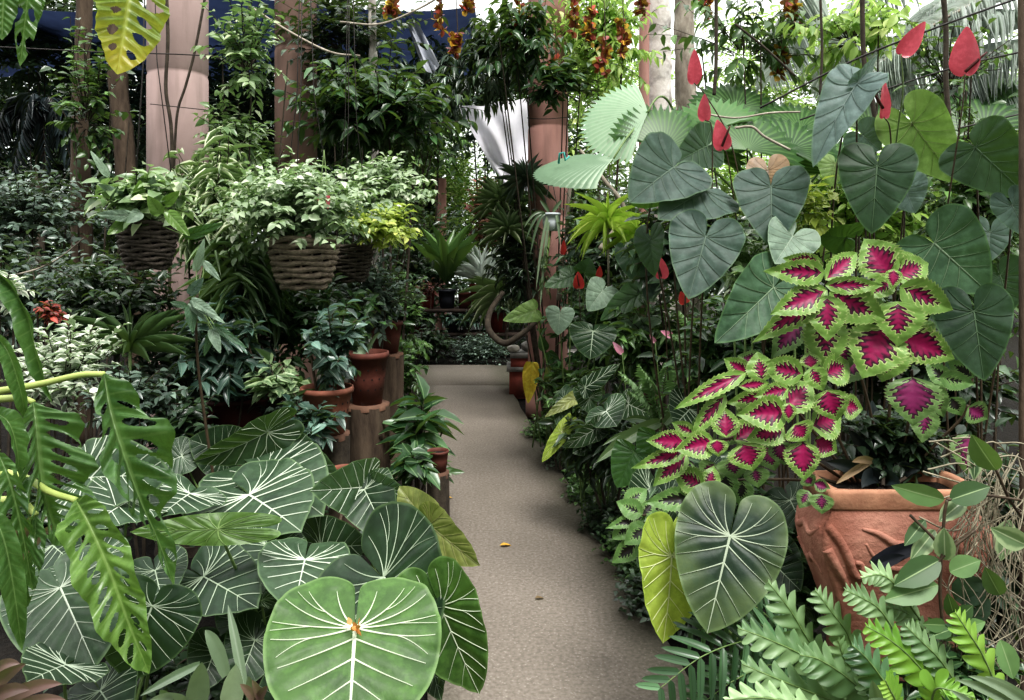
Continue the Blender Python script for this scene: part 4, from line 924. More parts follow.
# ---------------------------------------------------------------- hanging baskets
def basket(px,pyt,w_,h_,D,mat,label,rings=11,taper=.6,top=(None,None)):
    c=at(px,pyt,D); R=w_/F*D/2; H=h_/F*D; T=thing('hanging_basket',label,'basket',c-[0,0,H])
    mb=MB(); th=np.linspace(0,2*np.pi,49)
    for k in range(rings):
        q=k/(rings-1); r=R*(taper+(1-taper)*q**.6); z=c[2]-H+H*q
        for ph in (0,math.pi):
            P=np.stack([c[0]+(r+.008*np.sin(th*9+ph+k*math.pi))*np.cos(th),c[1]+(r+.008*np.sin(th*9+ph+k*math.pi))*np.sin(th),np.full(49,z)+.006*np.sin(th*5+k*2)],1); mb.add(*tube(P,H/rings*.6,6,False))
    mb.build('woven_wall',MATS[mat],T)
    mb=MB()
    for k in range(18):
        a=2*np.pi*k/18; mb.add(*tube([(c[0]+R*(taper)*math.cos(a),c[1]+R*taper*math.sin(a),c[2]-H),(c[0]+R*(taper+(1-taper)*.6)*math.cos(a),c[1]+R*(taper+(1-taper)*.6)*math.sin(a),c[2]-H*.6),(c[0]+R*math.cos(a),c[1]+R*math.sin(a),c[2]+.01)],.007,5))
    mb.build('stake',MATS[mat],T)
    mb=MB(); v,f=lathe([(R*taper*.05,c[2]-H-.004),(R*taper,c[2]-H),(R*.95,c[2]-H*.25)],(c[0],c[1],0),24); mb.add(v,f)
    ph=np.linspace(0,2*np.pi,24,endpoint=False); mb.add(np.vstack([[c[0],c[1],c[2]-H*.1],np.stack([c[0]+R*.93*np.cos(ph),c[1]+R*.93*np.sin(ph),np.full(24,c[2]-H*.14)],1)]),[[0,1+j,1+(j+1)%24] for j in range(24)]); mb.build('soil_liner',MATS['soil'],T)
    hz=max(c[2]+1.9,4.0)
    for k in range(3):
        a=2*np.pi*k/3+.5; s=MB(); s.add(*tube([(c[0]+R*math.cos(a),c[1]+R*math.sin(a),c[2]),(c[0]+R*.3*math.cos(a),c[1]+R*.3*math.sin(a),c[2]+.8),(c[0],c[1],hz)],.0025,4)); s.build('hanging_wire',MATS['wire'],T)
    return c
basket(148,224,54,43,3.6,'wicker_dark','dark woven hanging basket on the left below big pale-edged leaves')
basket(304,240,66,46,4.0,'wicker','brown woven hanging basket in the middle with thick twisted canes',9)
basket(350,246,44,34,4.7,'wicker_dark','darker woven basket half hidden behind the middle basket')
shrub('basket_plant','pale-edged broad-leaved plant filling the left hanging basket','plant','fol_pale',146,197,3.6,48,30,.22,34,7,.105,.062,T='ov',base=at(148,222,3.6),droop=.3,stem='stalk_green',stem_r=.003)
heart_plant('basket_climber','hanging basket climber with few broad green leaves above the left basket','plant',at(148,222,3.58),[
    G(b=(138,200),t=(140,182),D=3.45,dD=-.05,w=16,kind='SP',mat='monst_lime',root=(148,220,3.55)),G(b=(160,214),t=(148,196),D=3.4,dD=-.05,w=18,kind='SP',mat='monst_lime',root=(148,220,3.55)),G(b=(132,216),t=(96,214),D=3.4,dD=-.08,w=16,kind='SP',mat='anth_pale',root=(148,220,3.55)),
    G(b=(125,222),t=(108,234),D=3.42,dD=-.06,w=16,kind='SP',mat='monst_lime',root=(148,220,3.55)),G(b=(168,212),t=(188,234),D=3.42,dD=-.06,w=18,kind='SP',mat='monst_lime',root=(148,220,3.55)),G(b=(150,192),t=(154,176),D=3.5,dD=-.03,w=13,kind='SP',mat='anth_pale',root=(148,220,3.55)),
    G(b=(122,196),t=(98,184),D=3.45,dD=-.05,w=13,kind='SP',mat='anth_pale',root=(148,220,3.55)),G(b=(140,212),t=(128,222),D=3.38,dD=-.06,w=16,kind='SP',mat='anth_pale',root=(148,220,3.55)),G(b=(108,176),t=(90,150),D=3.5,dD=-.03,w=10,kind='SP',mat='anth_pale',root=(148,220,3.55)),
    G(b=(165,204),t=(178,192),D=3.44,dD=-.03,w=15,kind='SP',mat='monst_lime',root=(148,220,3.55)),G(b=(186,236),t=(222,224),D=3.4,dD=-.05,w=16,kind='SP',mat='deepgreen',root=(148,220,3.55))],na=50,nr=10,sr=.002)
shrub('basket_plant','dense pale green bush growing out of the middle hanging basket','plant','fol_basket',300,208,4.0,88,44,.40,190,12,.060,.034,base=at(304,240,4.0),droop=.2,stem='stalk_green',stem_r=.0025)
shrub('basket_plant','yellowish small-leaved bush over the rear basket','plant','fol_yel',382,226,4.6,42,24,.3,50,10,.062,.036,base=at(350,246,4.7),stem='stalk_green',stem_r=.0025)
shrub('basket_plant','pale grey-green bush rising behind the yellowish bush','plant','fol_basket',385,192,5.0,50,36,.4,90,11,.07,.036,base=at(372,250,5.0),stem='stalk_green',stem_r=.003)
for (px,py,lb) in ((320,201,'left red bud hanging over the middle basket'),(328,202,'right red bud hanging over the middle basket')):
    spathe(thing('red_flower',lb,'flower',at(px,py-6,3.72)),((px,py-6),(px,py+6)),6,3.72,stalk_to=[(324,150,3.8)],mat='spathe_red',smat='stalk_green',nm='petal',sr=.002)
# ---------------------------------------------------------------- glossy whorled leaves before the left pillar foot
GLC=heart_plant('glossy_climber','glossy broad-leaved climber with pale leaves in front of the first pillar foot','plant',(-1.2,3.2,.04),[
    G(b=(190,306),t=(193,332),D=3.0,dD=-.03,w=15,kind='SP',mat='anth_mid',root=(197,300,3.02)),G(b=(192,302),t=(223,322),D=2.98,dD=-.05,w=11,kind='SP',mat='anth_pale',root=(197,300,3.02)),G(b=(192,300),t=(216,314),D=2.96,dD=-.05,w=13,kind='SP',mat='anth_pale',root=(197,300,3.02)),
    G(b=(190,294),t=(203,278),D=3.0,dD=-.02,w=15,kind='SP',mat='anth_blue',root=(197,300,3.02)),G(b=(190,304),t=(208,322),D=3.0,dD=-.05,w=8,kind='SP',mat='anth_pale',root=(197,300,3.02)),G(b=(212,330),t=(220,352),D=2.98,dD=-.03,w=14,kind='SP',mat='anth_pale',root=(197,300,3.02)),
    G(b=(215,326),t=(244,346),D=3.0,dD=-.05,w=10,kind='SP',mat='anth_mid',root=(197,300,3.02)),G(b=(212,332),t=(204,356),D=3.02,dD=-.02,w=11,kind='SP',mat='anth_mid',root=(197,300,3.02)),G(b=(214,330),t=(234,352),D=3.0,dD=-.02,w=9,kind='SP',mat='anth_blue',root=(197,300,3.02)),
    G(b=(186,306),t=(170,302),D=3.02,dD=-.02,w=9,kind='SP',mat='anth_mid',root=(197,300,3.02)),G(b=(196,270),t=(204,240),D=3.1,dD=-.03,w=12,kind='SP',mat='anth_pale',root=(197,300,3.02)),G(b=(204,262),t=(220,280),D=3.1,dD=-.03,w=10,kind='SP',mat='anth_pale',root=(197,300,3.02))],na=60,nr=12,sr=.002)
mb=MB(); mb.add(*tube(smooth_path([(-1.2,3.2,.02),at(205,420,3.1),at(197,350,3.05),at(197,300,3.02),at(202,266,3.1)],24),[.007,.004],6)); mb.build('stem',MATS['stalk_dark'],GLC)
# ---------------------------------------------------------------- shrubs of the left thicket, front to back
S=shrub
S('variegated_shrub','white-edged small-leaved shrub behind the drooping split leaves','shrub','fol_white',66,372,2.9,52,48,.22,60,9,.06,.026,T='sm',droop=0,stem_r=.003,base=(-1.75,2.95,.04))
S('variegated_shrub','whitish shrub sprig at the left edge above the split leaves','shrub','fol_white',8,292,3.4,22,22,.18,16,8,.06,.028,base=(-2.35,3.4,.04))
S('shade_shrub','dark grey-green shrub filling the left edge below the leaning twig','shrub','fol_grey',40,300,4.4,80,56,.4,110,10,.075,.038,base=(-2.8,4.4,.04))
S('shade_shrub','greyish shrub with pale leaf tips below the black palm','shrub','fol_grey',30,215,5.2,70,50,.5,110,10,.07,.038)
S('shade_shrub','dark green shrub under the left hanging basket','shrub','fol_dark',120,305,4.2,70,58,.4,110,10,.085,.036,base=(-2.2,4.2,.04))
S('shade_shrub','dark shrub at the foot of the first pillar','shrub','fol_dark',190,375,4.3,60,60,.35,80,10,.10,.045,base=(-1.9,4.3,.04),T='la')
S('shade_shrub','dark bushy plant right below the middle hanging basket','shrub','fol_deep',300,318,4.5,80,46,.4,120,10,.095,.042,base=(-1.35,4.5,.04))
S('shade_shrub','lanky dark plant left of the broken stick','shrub','fol_blue',225,355,4.0,46,54,.3,50,10,.12,.045,T='la',base=(-1.6,4.0,.04))
S('shade_shrub','pale spotted shrub between the middle basket and the path','shrub','fol_grey',372,300,5.2,40,48,.35,70,10,.08,.045,base=(-1.0,5.2,.04))
S('shade_shrub','feathery green plant along the left path edge by the far pots','shrub','fol_mid',398,325,6.2,34,60,.35,80,10,.10,.045,base=(-.95,6.2,.04))
S('shade_shrub','small flowering plant with pale tips at the left path edge','shrub','fol_mid',402,372,5.8,26,30,.25,40,9,.08,.035,base=(-.88,5.8,.0))
S('shade_shrub','lush dark clump beside the stump at the left path edge','shrub','fol_deep',420,430,4.3,34,30,.25,7,6,.22,.09,base=(-.62,4.4,.0),T='ov')
S('shade_shrub','low green plant at the path edge in front of the small brown pot','shrub','fol_mid',436,462,3.9,18,18,.15,9,6,.09,.04,base=(-.42,3.95,.0))
S('strap_shrub','arching pale strap leaves between first pillar and middle basket','plant','fol_var',214,205,4.4,44,60,.3,70,9,.17,.026,T='la',droop=.5,base=(-1.8,4.4,.04))
S('strap_shrub','long drooping green blades under the middle basket on its left','plant','strap_green',240,290,4.2,40,60,.25,36,8,.26,.026,T='la',droop=.7,base=(-1.5,4.2,.04))
rosette('areca_seedling','low yellow-green palm seedling behind the white-edged shrub','plant','strap_green',130,352,3.6,44,.30,.014,(0,60),T='s2',base=np.array([-1.9,3.6,.03]),stem='stalk_green')
S('red_flowered_plant','small plant with rusty orange bracts behind the white-edged shrub','plant','bract_red',52,312,3.7,10,9,.08,12,6,.05,.028,base=(-2.3,3.7,.04))
fo=MB(); st=MB(); 
for a in range(9): 
    h=at(40,112,7.0); e=h+np.array([math.cos(a*.7+.2)*.5,-.2,math.sin(a*.7+.2)*.3-.1]); frond_geo(fo,st,[h,(h+e)/2+[0,0,.05],e+[0,0,-.35]],16,.26,.03,ang=40,droop=.8)
T=thing('shade_palm','blackish palm with hanging leaflets near the left edge','palm',(h[0],7.0,0)); fo.build('foliage',MATS['fol_black'],T); st.add(*tube([(h[0],7,0),h],[.05,.04],8)); st.build('stem',MATS['bark_dark'],T)
S('leafy_vine','pale green leafy vine hanging over the top of the first pillar','vine','fol_pale',246,50,4.7,44,66,.35,30,10,.085,.045,base=(-1.75,4.75,.04),stem_r=.004)
S('leafy_vine','light vine sprays right of the first pillar at mid height','vine','fol_pale',238,135,4.8,36,40,.3,26,10,.085,.04,base=(-1.8,4.9,.04))
S('leafy_vine','thin-leaved climber on the brown peeling trunk','vine','fol_mid',86,100,5.6,46,80,.3,26,9,.09,.055,base=(-3.2,5.6,.04))
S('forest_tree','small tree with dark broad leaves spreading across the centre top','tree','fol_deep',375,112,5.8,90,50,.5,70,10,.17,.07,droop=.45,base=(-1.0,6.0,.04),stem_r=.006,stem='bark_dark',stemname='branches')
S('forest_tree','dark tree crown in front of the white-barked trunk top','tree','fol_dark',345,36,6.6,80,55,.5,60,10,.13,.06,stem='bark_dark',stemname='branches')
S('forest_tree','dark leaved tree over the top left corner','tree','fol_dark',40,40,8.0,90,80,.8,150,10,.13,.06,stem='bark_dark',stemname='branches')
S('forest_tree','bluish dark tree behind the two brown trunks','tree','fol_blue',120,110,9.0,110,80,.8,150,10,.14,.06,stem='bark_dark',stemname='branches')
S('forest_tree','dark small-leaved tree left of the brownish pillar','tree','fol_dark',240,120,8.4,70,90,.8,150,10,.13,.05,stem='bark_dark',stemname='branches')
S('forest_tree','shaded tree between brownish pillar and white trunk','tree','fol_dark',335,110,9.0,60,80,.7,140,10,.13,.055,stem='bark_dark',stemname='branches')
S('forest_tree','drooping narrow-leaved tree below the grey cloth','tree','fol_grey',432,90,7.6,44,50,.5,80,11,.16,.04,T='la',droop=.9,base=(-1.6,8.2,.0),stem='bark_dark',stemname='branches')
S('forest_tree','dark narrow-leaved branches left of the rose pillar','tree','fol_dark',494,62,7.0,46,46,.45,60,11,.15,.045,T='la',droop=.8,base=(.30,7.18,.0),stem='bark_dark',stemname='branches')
S('forest_tree','mid green tree behind the middle hanging basket','tree','fol_mid',250,190,7.0,90,60,.6,130,10,.11,.05,stem='bark_dark',stemname='branches')
S('thicket_shrub','dark thicket plant at far left behind the grey shrubs','shrub','fol_dark',20,250,9.0,110,110,.9,220,10,.14,.06)
S('thicket_shrub','dark thicket plant behind the first pillar foot','shrub','fol_dark',160,270,8.5,110,110,.9,220,10,.14,.06)
S('thicket_shrub','dark thicket plant behind the two middle baskets','shrub','fol_dark',310,270,8.5,110,100,.9,220,10,.13,.06)

mb=MB(); c=at(357,628,1.875)
for q in range(9): leaves(mb,c+RNG.normal(size=3)*.008,rdir(1)[0],rdir(1)[0],.022,.014,'ov')
mb.build('fallen_petals',MATS['bract_orange'],None,'orange dried petals lying at the centre of the largest bright leaf','petals')
S('shade_shrub','small-leaved filler plant with pale glints between the two left pots','shrub','fol_grey',255,410,4.2,60,40,.25,50,9,.07,.035,base=(-1.4,4.2,.04))
S('shade_shrub','dark filler plant in front of the leftmost dark red pot','shrub','fol_dark',185,425,3.6,44,34,.2,40,9,.075,.035,base=(-1.6,3.6,.04))
S('shade_shrub','fine-leaved dark plant behind the white-edged shrub','shrub','fol_grey',130,400,3.5,50,40,.2,50,9,.06,.03,base=(-1.75,3.5,.04))
S('shade_shrub','small dark plant in front of the low stump near the path','plant','fol_deep',415,462,3.5,24,22,.12,7,6,.12,.06,base=(-.45,3.5,.0))

S('shade_plant','dark low undergrowth beneath the white-veined leaves at the bottom left','plant','fol_dark',150,690,2.5,110,40,.3,70,8,.08,.04,base=(-1.1,2.6,.02))
S('shade_plant','dark low undergrowth below the tree stump behind the veined leaves','plant','fol_dark',300,540,3.4,110,40,.3,70,8,.08,.04,base=(-.9,3.4,.02))
S('shade_plant','dark low undergrowth at the left edge behind the veined leaves','plant','fol_dark',60,520,3.1,90,50,.3,70,8,.08,.04,base=(-1.9,3.1,.02))
# ================================================================ RIGHT BED
K=dict
# ---------------------------------------------------------------- ornate clay planter
PX,PY=1.255,2.46; Hr=at(0,490,2.36)[2]
T=thing('ornate_planter','large square terracotta planter with raised scroll relief at lower right','planter',(PX,PY,0))
ca,sa=1.0,0.0
def sq(half,z,n=24,round_=.06):
    P=[]
    for k in range(4):
        for j in range(n):
            t=-1+2*j/n; x,y=t,-1.0
            q=(abs(t)**6)*round_; y=-1+q
            a=k*math.pi/2; P.append((x*(1-q*.5)*math.cos(a)-y*math.sin(a),x*(1-q*.5)*math.sin(a)+y*math.cos(a)))
    P=np.array(P)*half*np.array([.95,.42]); P=np.stack([P[:,0]*ca-P[:,1]*sa,P[:,0]*sa+P[:,1]*ca],1)
    return np.column_stack([P[:,0]+PX,P[:,1]+PY,np.full(len(P),z)])
def sqloft(prof,n=24,wob=0):
    V=np.vstack([sq(h,z,n) for h,z in prof]); m=4*n; f=[]
    for i in range(len(prof)-1):
        for j in range(m): f.append([i*m+j,i*m+(j+1)%m,(i+1)*m+(j+1)%m,(i+1)*m+j])
    return V,f
b0=Hr-.062
mb=MB(); pr=[(.16,0),(.19,.0),(.20,.10),(.195,b0-.46),(.215,b0-.36),(.25,b0-.26),(.285,b0-.17),(.297,b0-.11),(.29,b0-.06),(.262,b0-.02),(.255,b0)]
mb.add(*sqloft(pr)); 
mb.build('planter_body',MATS['clay_planter'],T)
mb=MB(); mb.add(*sqloft([(.24,b0-.004),(.262,b0),(.270,b0+.006),(.272,b0+.052),(.268,Hr),(.232,Hr+.002),(.228,Hr-.05)])); mb.build('rim',MATS['clay_rim'],T,smooth=False)
mb=MB(); v=sq(.23,Hr-.035); mb.add(v,[list(range(len(v)))]); mb.build('potting_soil',MATS['soil'],T)
# relief scrolls on the front and the left faces
def face_pt(u,z,side,off):
    h=np.interp(z,[q[1] for q in pr],[q[0] for q in pr])+off
    x,y=(u*h,-h*(1-.10*abs(u)**6)) if side=='f' else (-h*(1-.10*abs(u)**6),-u*h); x,y=x*.95,y*.42
    return np.array([PX+x*ca-y*sa,PY+x*sa+y*ca,z])
def relief(pts,r,side):
    mb.add(*tube(smooth_path([face_pt(u,b0+dz,side,-.004) for u,dz in pts],40),r,8))
mb=MB()
relief([(-.55,-.055),(-.35,-.07),(-.15,-.10),(.05,-.095),(.2,-.08),(.35,-.088)],[.006,.013,.010,.004],'f')
relief([(-.95,-.05),(-.80,-.09),(-.70,-.15),(-.66,-.20),(-.58,-.205),(-.56,-.17),(-.63,-.16)],[.016,.014,.008],'f')
relief([(-.93,-.12),(-.86,-.17),(-.8,-.23),(-.78,-.29)],[.018,.014,.006],'f')
relief([(-.50,-.10),(-.38,-.15),(-.2,-.18),(0,-.175),(.2,-.15)],[.005,.010,.004],'f')
relief([(.5,-.07),(.6,-.13),(.7,-.2),(.85,-.22),(.86,-.15),(.76,-.14)],[.014,.012,.006],'f')
for sd in ('l',):
    relief([(-.9,-.05),(-.5,-.1),(-.1,-.08),(.3,-.1),(.8,-.06)],[.012,.014,.008],sd); relief([(-.6,-.15),(-.2,-.2),(.2,-.18),(.6,-.22)],[.012,.015,.006],sd)
mb.build('scroll_relief',MATS['clay_planter'],T)
# things growing in it
straps('dark_bromeliad','dark bromeliad rosette with one pale dead leaf inside the clay planter','fol_black',[(880,480,2.52,826,462,2.5,16,.1),(880,480,2.6,850,430,2.6,15,.1),(880,480,2.6,905,425,2.65,16,.1),(880,480,2.6,930,450,2.6,15,.15),(880,482,2.6,862,488,2.4,18,.2),(880,482,2.6,900,488,2.42,18,.2),(880,480,2.6,872,400,2.68,20,0),(880,480,2.6,920,470,2.5,16,.2)])
straps('dead_leaf','pale dry leaf lying folded on the dark bromeliad','dry_leaf',[(870,462,2.5,836,484,2.45,7,.05),(872,461,2.5,852,462,2.44,8,.1)],'leaf')
shrub('shade_shrub','dark leafy filler plant behind the coleus stems in the planter','plant','fol_dark',890,450,2.62,56,44,.10,70,9,.07,.035,base=(PX,2.5,Hr-.03),stem_r=.003)
# ---------------------------------------------------------------- coleus
def cplant(label,base,rows,mat='coleus',D0=2.4,conv=None,fill=0,stems=()):
    o=thing('coleus',label,'plant',base)
    (x0,y0)=conv
    for r in rows:
        bx,by,tx,ty,w_=r[:5]; D=D0+(r[5] if len(r)>5 else 0); mt=r[6] if len(r)>6 else mat
        bx,by,tx,ty,w_=x0+bx/3.5,y0+by/3.5,x0+tx/3.5,y0+ty/3.5,w_/3.5
        ln=math.hypot(tx-bx,ty-by)/F*D
        dD=-.45*ln if ty>=by-3 else .25*ln
        tx,ty=bx+(tx-bx)*1.13,by+(ty-by)*1.13
        mb=MB(); coleus_leaf(mb,bx,by,tx,ty,D,dD,w_*1.28,roll=RNG.normal()*6,fold=.22+.1*RNG.random(),droop=.15+.15*RNG.random())
        mb.build('leaf',MATS[mt],o)
    for s in stems:
        mb=MB(); mb.add(*tube(smooth_path([at(*q) for q in s],20),[.006,.004],6)); mb.build('stem',MATS['stalk_dark'],o)
    return o
RB=np.array([PX-.06,2.5,Hr-.03])
cplant('upper coleus with magenta-centred lime-edged leaves standing above the clay planter',RB,[
 (200,325,30,320,80,.0),(195,300,65,278,62,.05),(200,350,325,245,72,.02),(200,368,390,370,55,-.03),(205,385,40,455,92,0),(200,395,-5,540,80,.06),(207,405,207,545,112,-.02),(215,392,398,485,118,.0),
 (205,478,200,645,125,.05),(432,335,345,215,130,.06),(440,330,510,255,90,.07),(436,340,570,288,98,.03),(435,352,365,402,60,-.02),(440,312,438,375,48,-.05),(462,372,635,450,105,-.0),(455,425,460,558,140,-.03),
 (405,515,345,668,165,0),(455,538,640,622,115,.04),(432,572,405,688,120,.05),(255,560,270,655,100,.08,'coleus_dull'),(300,430,420,470,90,.1,'coleus_dull'),(120,480,30,600,90,.12,'coleus_dull'),(520,500,560,560,80,.1,'coleus_dull'),(330,600,250,700,110,.12,'coleus_dull'),
 (505,690,512,838,150,-.02,'coleus_dull'),(555,800,540,905,80,.05,'coleus_dull'),(565,710,610,820,70,.06,'coleus_dull'),(600,690,715,715,60,.05,'coleus_green'),(640,760,672,820,60,.05,'coleus_green'),(700,795,765,835,75,.03,'coleus_dull'),(705,890,695,1010,92,.0,'coleus_dull'),(640,720,560,640,60,.12,'coleus_green'),(720,690,640,640,60,.12,'coleus_green')],
 conv=(768,180),stems=[[(880,490,2.6),(872,420,2.6),(850,340,2.55),(828,275,2.48)],[(885,490,2.6),(890,400,2.58),(894,330,2.52),(893,275,2.46)],[(890,490,2.6),(905,440,2.55),(912,395,2.5),(912,370,2.45)],[(895,490,2.6),(930,450,2.55),(960,420,2.5),(968,405,2.48)]])
cplant('lower coleus cluster with magenta leaves spilling to the left over the planter edge',RB+np.array([-.07,-.02,0]),[
 (572,190,440,160,90,0),(430,215,412,118,85,.04),(385,190,300,140,60,.08),(370,185,160,280,55,.05),(345,232,465,220,38,-.02),(600,168,592,115,60,.05),(598,165,637,240,70,-.03),(640,195,738,150,95,.03),(655,245,682,342,110,-.02),
 (520,240,420,265,55,-.01),(508,318,598,215,98,-.02),(512,322,378,330,105,-.04),(520,335,415,250,80,.02),(522,290,520,352,42,-.06),(540,365,580,417,92,-.04),(598,372,708,340,105,0),(708,300,775,310,75,.05),(505,375,398,412,82,-.02),
 (302,412,298,312,82,.0),(330,422,422,362,85,0),(258,425,148,452,82,-.03),(268,418,275,472,62,-.05),(188,396,118,362,45,.04),(155,422,48,425,65,0),(165,450,8,510,52,.02),(165,470,60,558,68,.03),(222,582,125,535,82,-.01),(240,595,255,515,60,0),(190,615,48,640,70,.02,'coleus_green'),
 (362,432,392,520,112,-.02),(485,425,505,500,75,.0,'coleus_dull'),(570,425,570,548,104,-.04),(612,418,685,460,82,.02),(320,480,335,550,95,.03,'coleus_dull'),(400,515,415,580,75,.02,'coleus_dull'),(590,598,562,652,52,.0,'coleus_dull'),(636,608,636,672,68,-.03,'coleus_dull'),(580,545,602,580,50,.04,'coleus_dull'),(610,570,662,590,40,.03,'coleus_dull'),
 (385,310,345,270,60,.06),(450,262,330,290,60,.06),(300,260,190,390,55,.06),(250,330,180,395,50,.08,'coleus_green'),(440,440,470,520,80,.08,'coleus_dull'),(260,500,230,560,80,.08,'coleus_dull'),(520,165,480,235,80,.08,'coleus_dull'),(350,350,290,430,80,.1,'coleus_dull'),(600,280,680,240,80,.1,'coleus_dull'),(300,540,300,620,80,.07,'coleus_green'),(360,560,350,640,70,.09,'coleus_green'),(180,500,140,560,70,.09,'coleus_green'),(440,150,350,130,60,.1,'coleus_dull'),(560,480,610,520,70,.08,'coleus_dull')],
 D0=2.35,conv=(640,320),stems=[[(860,490,2.55),(820,440,2.5),(790,400,2.42),(788,385,2.4)],[(858,490,2.55),(800,470,2.5),(750,440,2.42),(715,440,2.4)],[(862,490,2.55),(830,420,2.5),(810,380,2.4)],[(855,490,2.55),(800,480,2.5),(720,480,2.42),(690,478,2.4)],[(860,490,2.55),(815,460,2.5),(803,445,2.38)]])
cplant('small green coleus with dark leaf centres low down beside the lime heart leaf',(.55,2.75,.03),[
 (290,50,205,8,62,0),(285,60,330,0,45,.02),(300,55,180,90,40,.03),(310,95,235,140,70,-.02),(250,85,190,130,55,.03),(270,150,195,210,60,.02),(320,30,400,10,50,.05),(230,20,300,-40,60,.05),(330,80,370,130,60,.04)],
 mat='coleus_green',D0=2.55,conv=(560,500),stems=[[(650,560,2.75),(648,520,2.6),(642,515,2.55)]])
# ---------------------------------------------------------------- the pair of big hearts by the path
heart_plant('heart_leaf_plant','pair of large hanging heart leaves beside the path, one dark and one lime','plant',(.95,2.75,.03),[
    K(b=(730,536),t=(707,634),D=2.2,dD=-.10,w=102,back=.93,fold=.08,droop=.1,mat='glor_big',w0=.0095,label='large dark heart leaf turning paler at the tip'),
    K(b=(672,556),t=(668,647),D=2.3,dD=-.06,w=80,roll=-30,back=.9,fold=.12,mat='glor_lime',w0=.0095,lop=-.1,label='lime-green heart leaf half behind the dark one')],na=181,nr=34)
# ---------------------------------------------------------------- anthuriums
AN=dict(kind='AN',stalkmat='stalk_dark',sr=.004)
heart_plant('anthurium','anthurium with dark grey heart leaves at the left end of the tall clump','plant',(.85,3.3,.04),[
    K(b=(674,167),t=(632,197),D=3.0,dD=-.1,w=84,roll=-8,up=.35,back=.8,fold=.18,mat='anth'),
    K(b=(706,190),t=(662,212),D=3.0,dD=-.12,w=78,up=.3,back=.65,fold=.1,mat='anth'),
    K(b=(706,236),t=(689,297),D=2.85,dD=-.12,w=76,back=.72,fold=.1,mat='anth'),
    K(b=(707,146),t=(680,160),D=3.2,dD=-.14,w=50,back=.8,mat='anth_dark'),
    K(b=(650,240),t=(652,275),D=3.15,dD=-.05,w=34,roll=25,mat='anth_dark'),
    K(b=(655,190),t=(634,206),D=3.1,dD=-.05,w=40,roll=-50,mat='deepgreen'),
    ],**AN)
heart_plant('anthurium','anthurium with grey-green heart leaves and one bronze young leaf amid the tall clump','plant',(1.15,3.2,.04),[
    K(b=(771,186),t=(772,243),D=2.9,dD=-.12,w=74,back=.75,mat='anth'),
    K(b=(774,287),t=(722,338),D=2.72,dD=-.14,w=72,back=.75,roll=-5,mat='anth_mid'),
    K(b=(793,236),t=(776,262),D=2.8,dD=-.08,w=54,back=.95,mat='anth_pale'),
    K(b=(768,170),t=(770,186),D=2.98,dD=-.04,w=42,back=1.9,mat='bronze',label='bronze young leaf folded upward'),
    K(b=(835,163),t=(830,185),D=3.1,dD=-.04,w=34,back=.8,mat='anth_olive'),
    K(b=(846,238),t=(818,236),D=2.95,dD=-.04,w=40,roll=-30,mat='deepgreen'),
    K(b=(760,255),t=(775,290),D=3.05,dD=-.05,w=50,mat='anth_dark'),
    ],**AN)
heart_plant('anthurium','tallest anthurium with blue-grey, dark green and olive heart leaves under the red flowers','plant',(1.45,3.1,.04),[
    K(b=(857,83),t=(812,151),D=2.8,dD=-.10,w=56,roll=22,back=.5,fold=.2,mat='anth_blue',droop=.2),
    K(b=(858,82),t=(882,54),D=2.8,dD=.02,w=22,back=.6,mat='anth_blue',roll=40),
    K(b=(877,166),t=(872,230),D=2.75,dD=-.07,w=74,back=.80,fold=.12,mat='anth_dark'),
    K(b=(912,123),t=(957,184),D=2.9,dD=-.03,w=66,back=.75,mat='anth_olive',label='olive backlit heart leaf'),
    K(b=(905,188),t=(915,212),D=3.0,dD=-.05,w=44,mat='anth_blue'),
    K(b=(862,135),t=(880,150),D=3.0,dD=-.05,w=40,mat='anth'),
    ],**AN)
heart_plant('anthurium','anthurium with broad dark green heart leaves at the right end of the clump','plant',(1.75,2.9,.04),[
    K(b=(934,243),t=(988,292),D=2.7,dD=-.12,w=92,back=.72,fold=.1,mat='anth_mid'),
    K(b=(974,311),t=(984,380),D=2.5,dD=-.08,w=72,back=.78,fold=.2,mat='anth_dark',lop=.05),
    K(b=(975,147),t=(1030,198),D=2.7,dD=-.10,w=74,back=.5,mat='anth_dark'),
    K(b=(990,232),t=(988,262),D=2.9,dD=-.05,w=40,mat='anth'),
    K(b=(1012,205),t=(1030,238),D=2.6,dD=-.05,w=36,mat='anth'),
    K(b=(1000,275),t=(1012,310),D=2.9,dD=-.05,w=50,mat='anth_dark'),
    K(b=(955,330),t=(940,375),D=2.9,dD=-.05,w=50,mat='anth_dark'),
    ],**AN)
FL=lambda lb,p,D: thing('anthurium_flower',lb,'flower',at(*p,D))
spathe(FL('red flamingo flower leaning right, upper left of the two highest',(900,55),2.75),((901,54),(927,21)),26,2.75,stalk_to=[(903,90,2.78),(897,135,2.85),(890,200,3.0)],fold=.35,roll=15,smat='stalk_green')
spathe(FL('upright red flamingo flower with dark spadix at the top right',(965,76),2.6),((965,74),(966,26)),35,2.6,spadix=((965,72),(987,52)),stalk_to=[(962,110,2.62),(950,190,2.7),(940,260,2.8)],fold=.3,roll=-10)
spathe(FL('narrow red flamingo flower seen from the side above the dark heart leaf',(883,118),2.85),((884,117),(886,77)),19,2.85,spadix=((883,108),(872,90)),stalk_to=[(890,130,2.88),(892,180,2.95)],fold=.4,roll=40)
spathe(FL('uppermost of the three red flowers over the fan palm',(694,84),3.1),((694,83),(695,49)),20,3.1,stalk_to=[(706,96,3.1),(730,140,3.12),(745,210,3.15)],roll=20,fold=.3)
spathe(FL('middle one of the three red flowers over the fan palm',(704,120),3.1),((705,120),(704,94)),18,3.1,stalk_to=[(712,130,3.1),(712,200,3.15)],roll=-15,fold=.3)
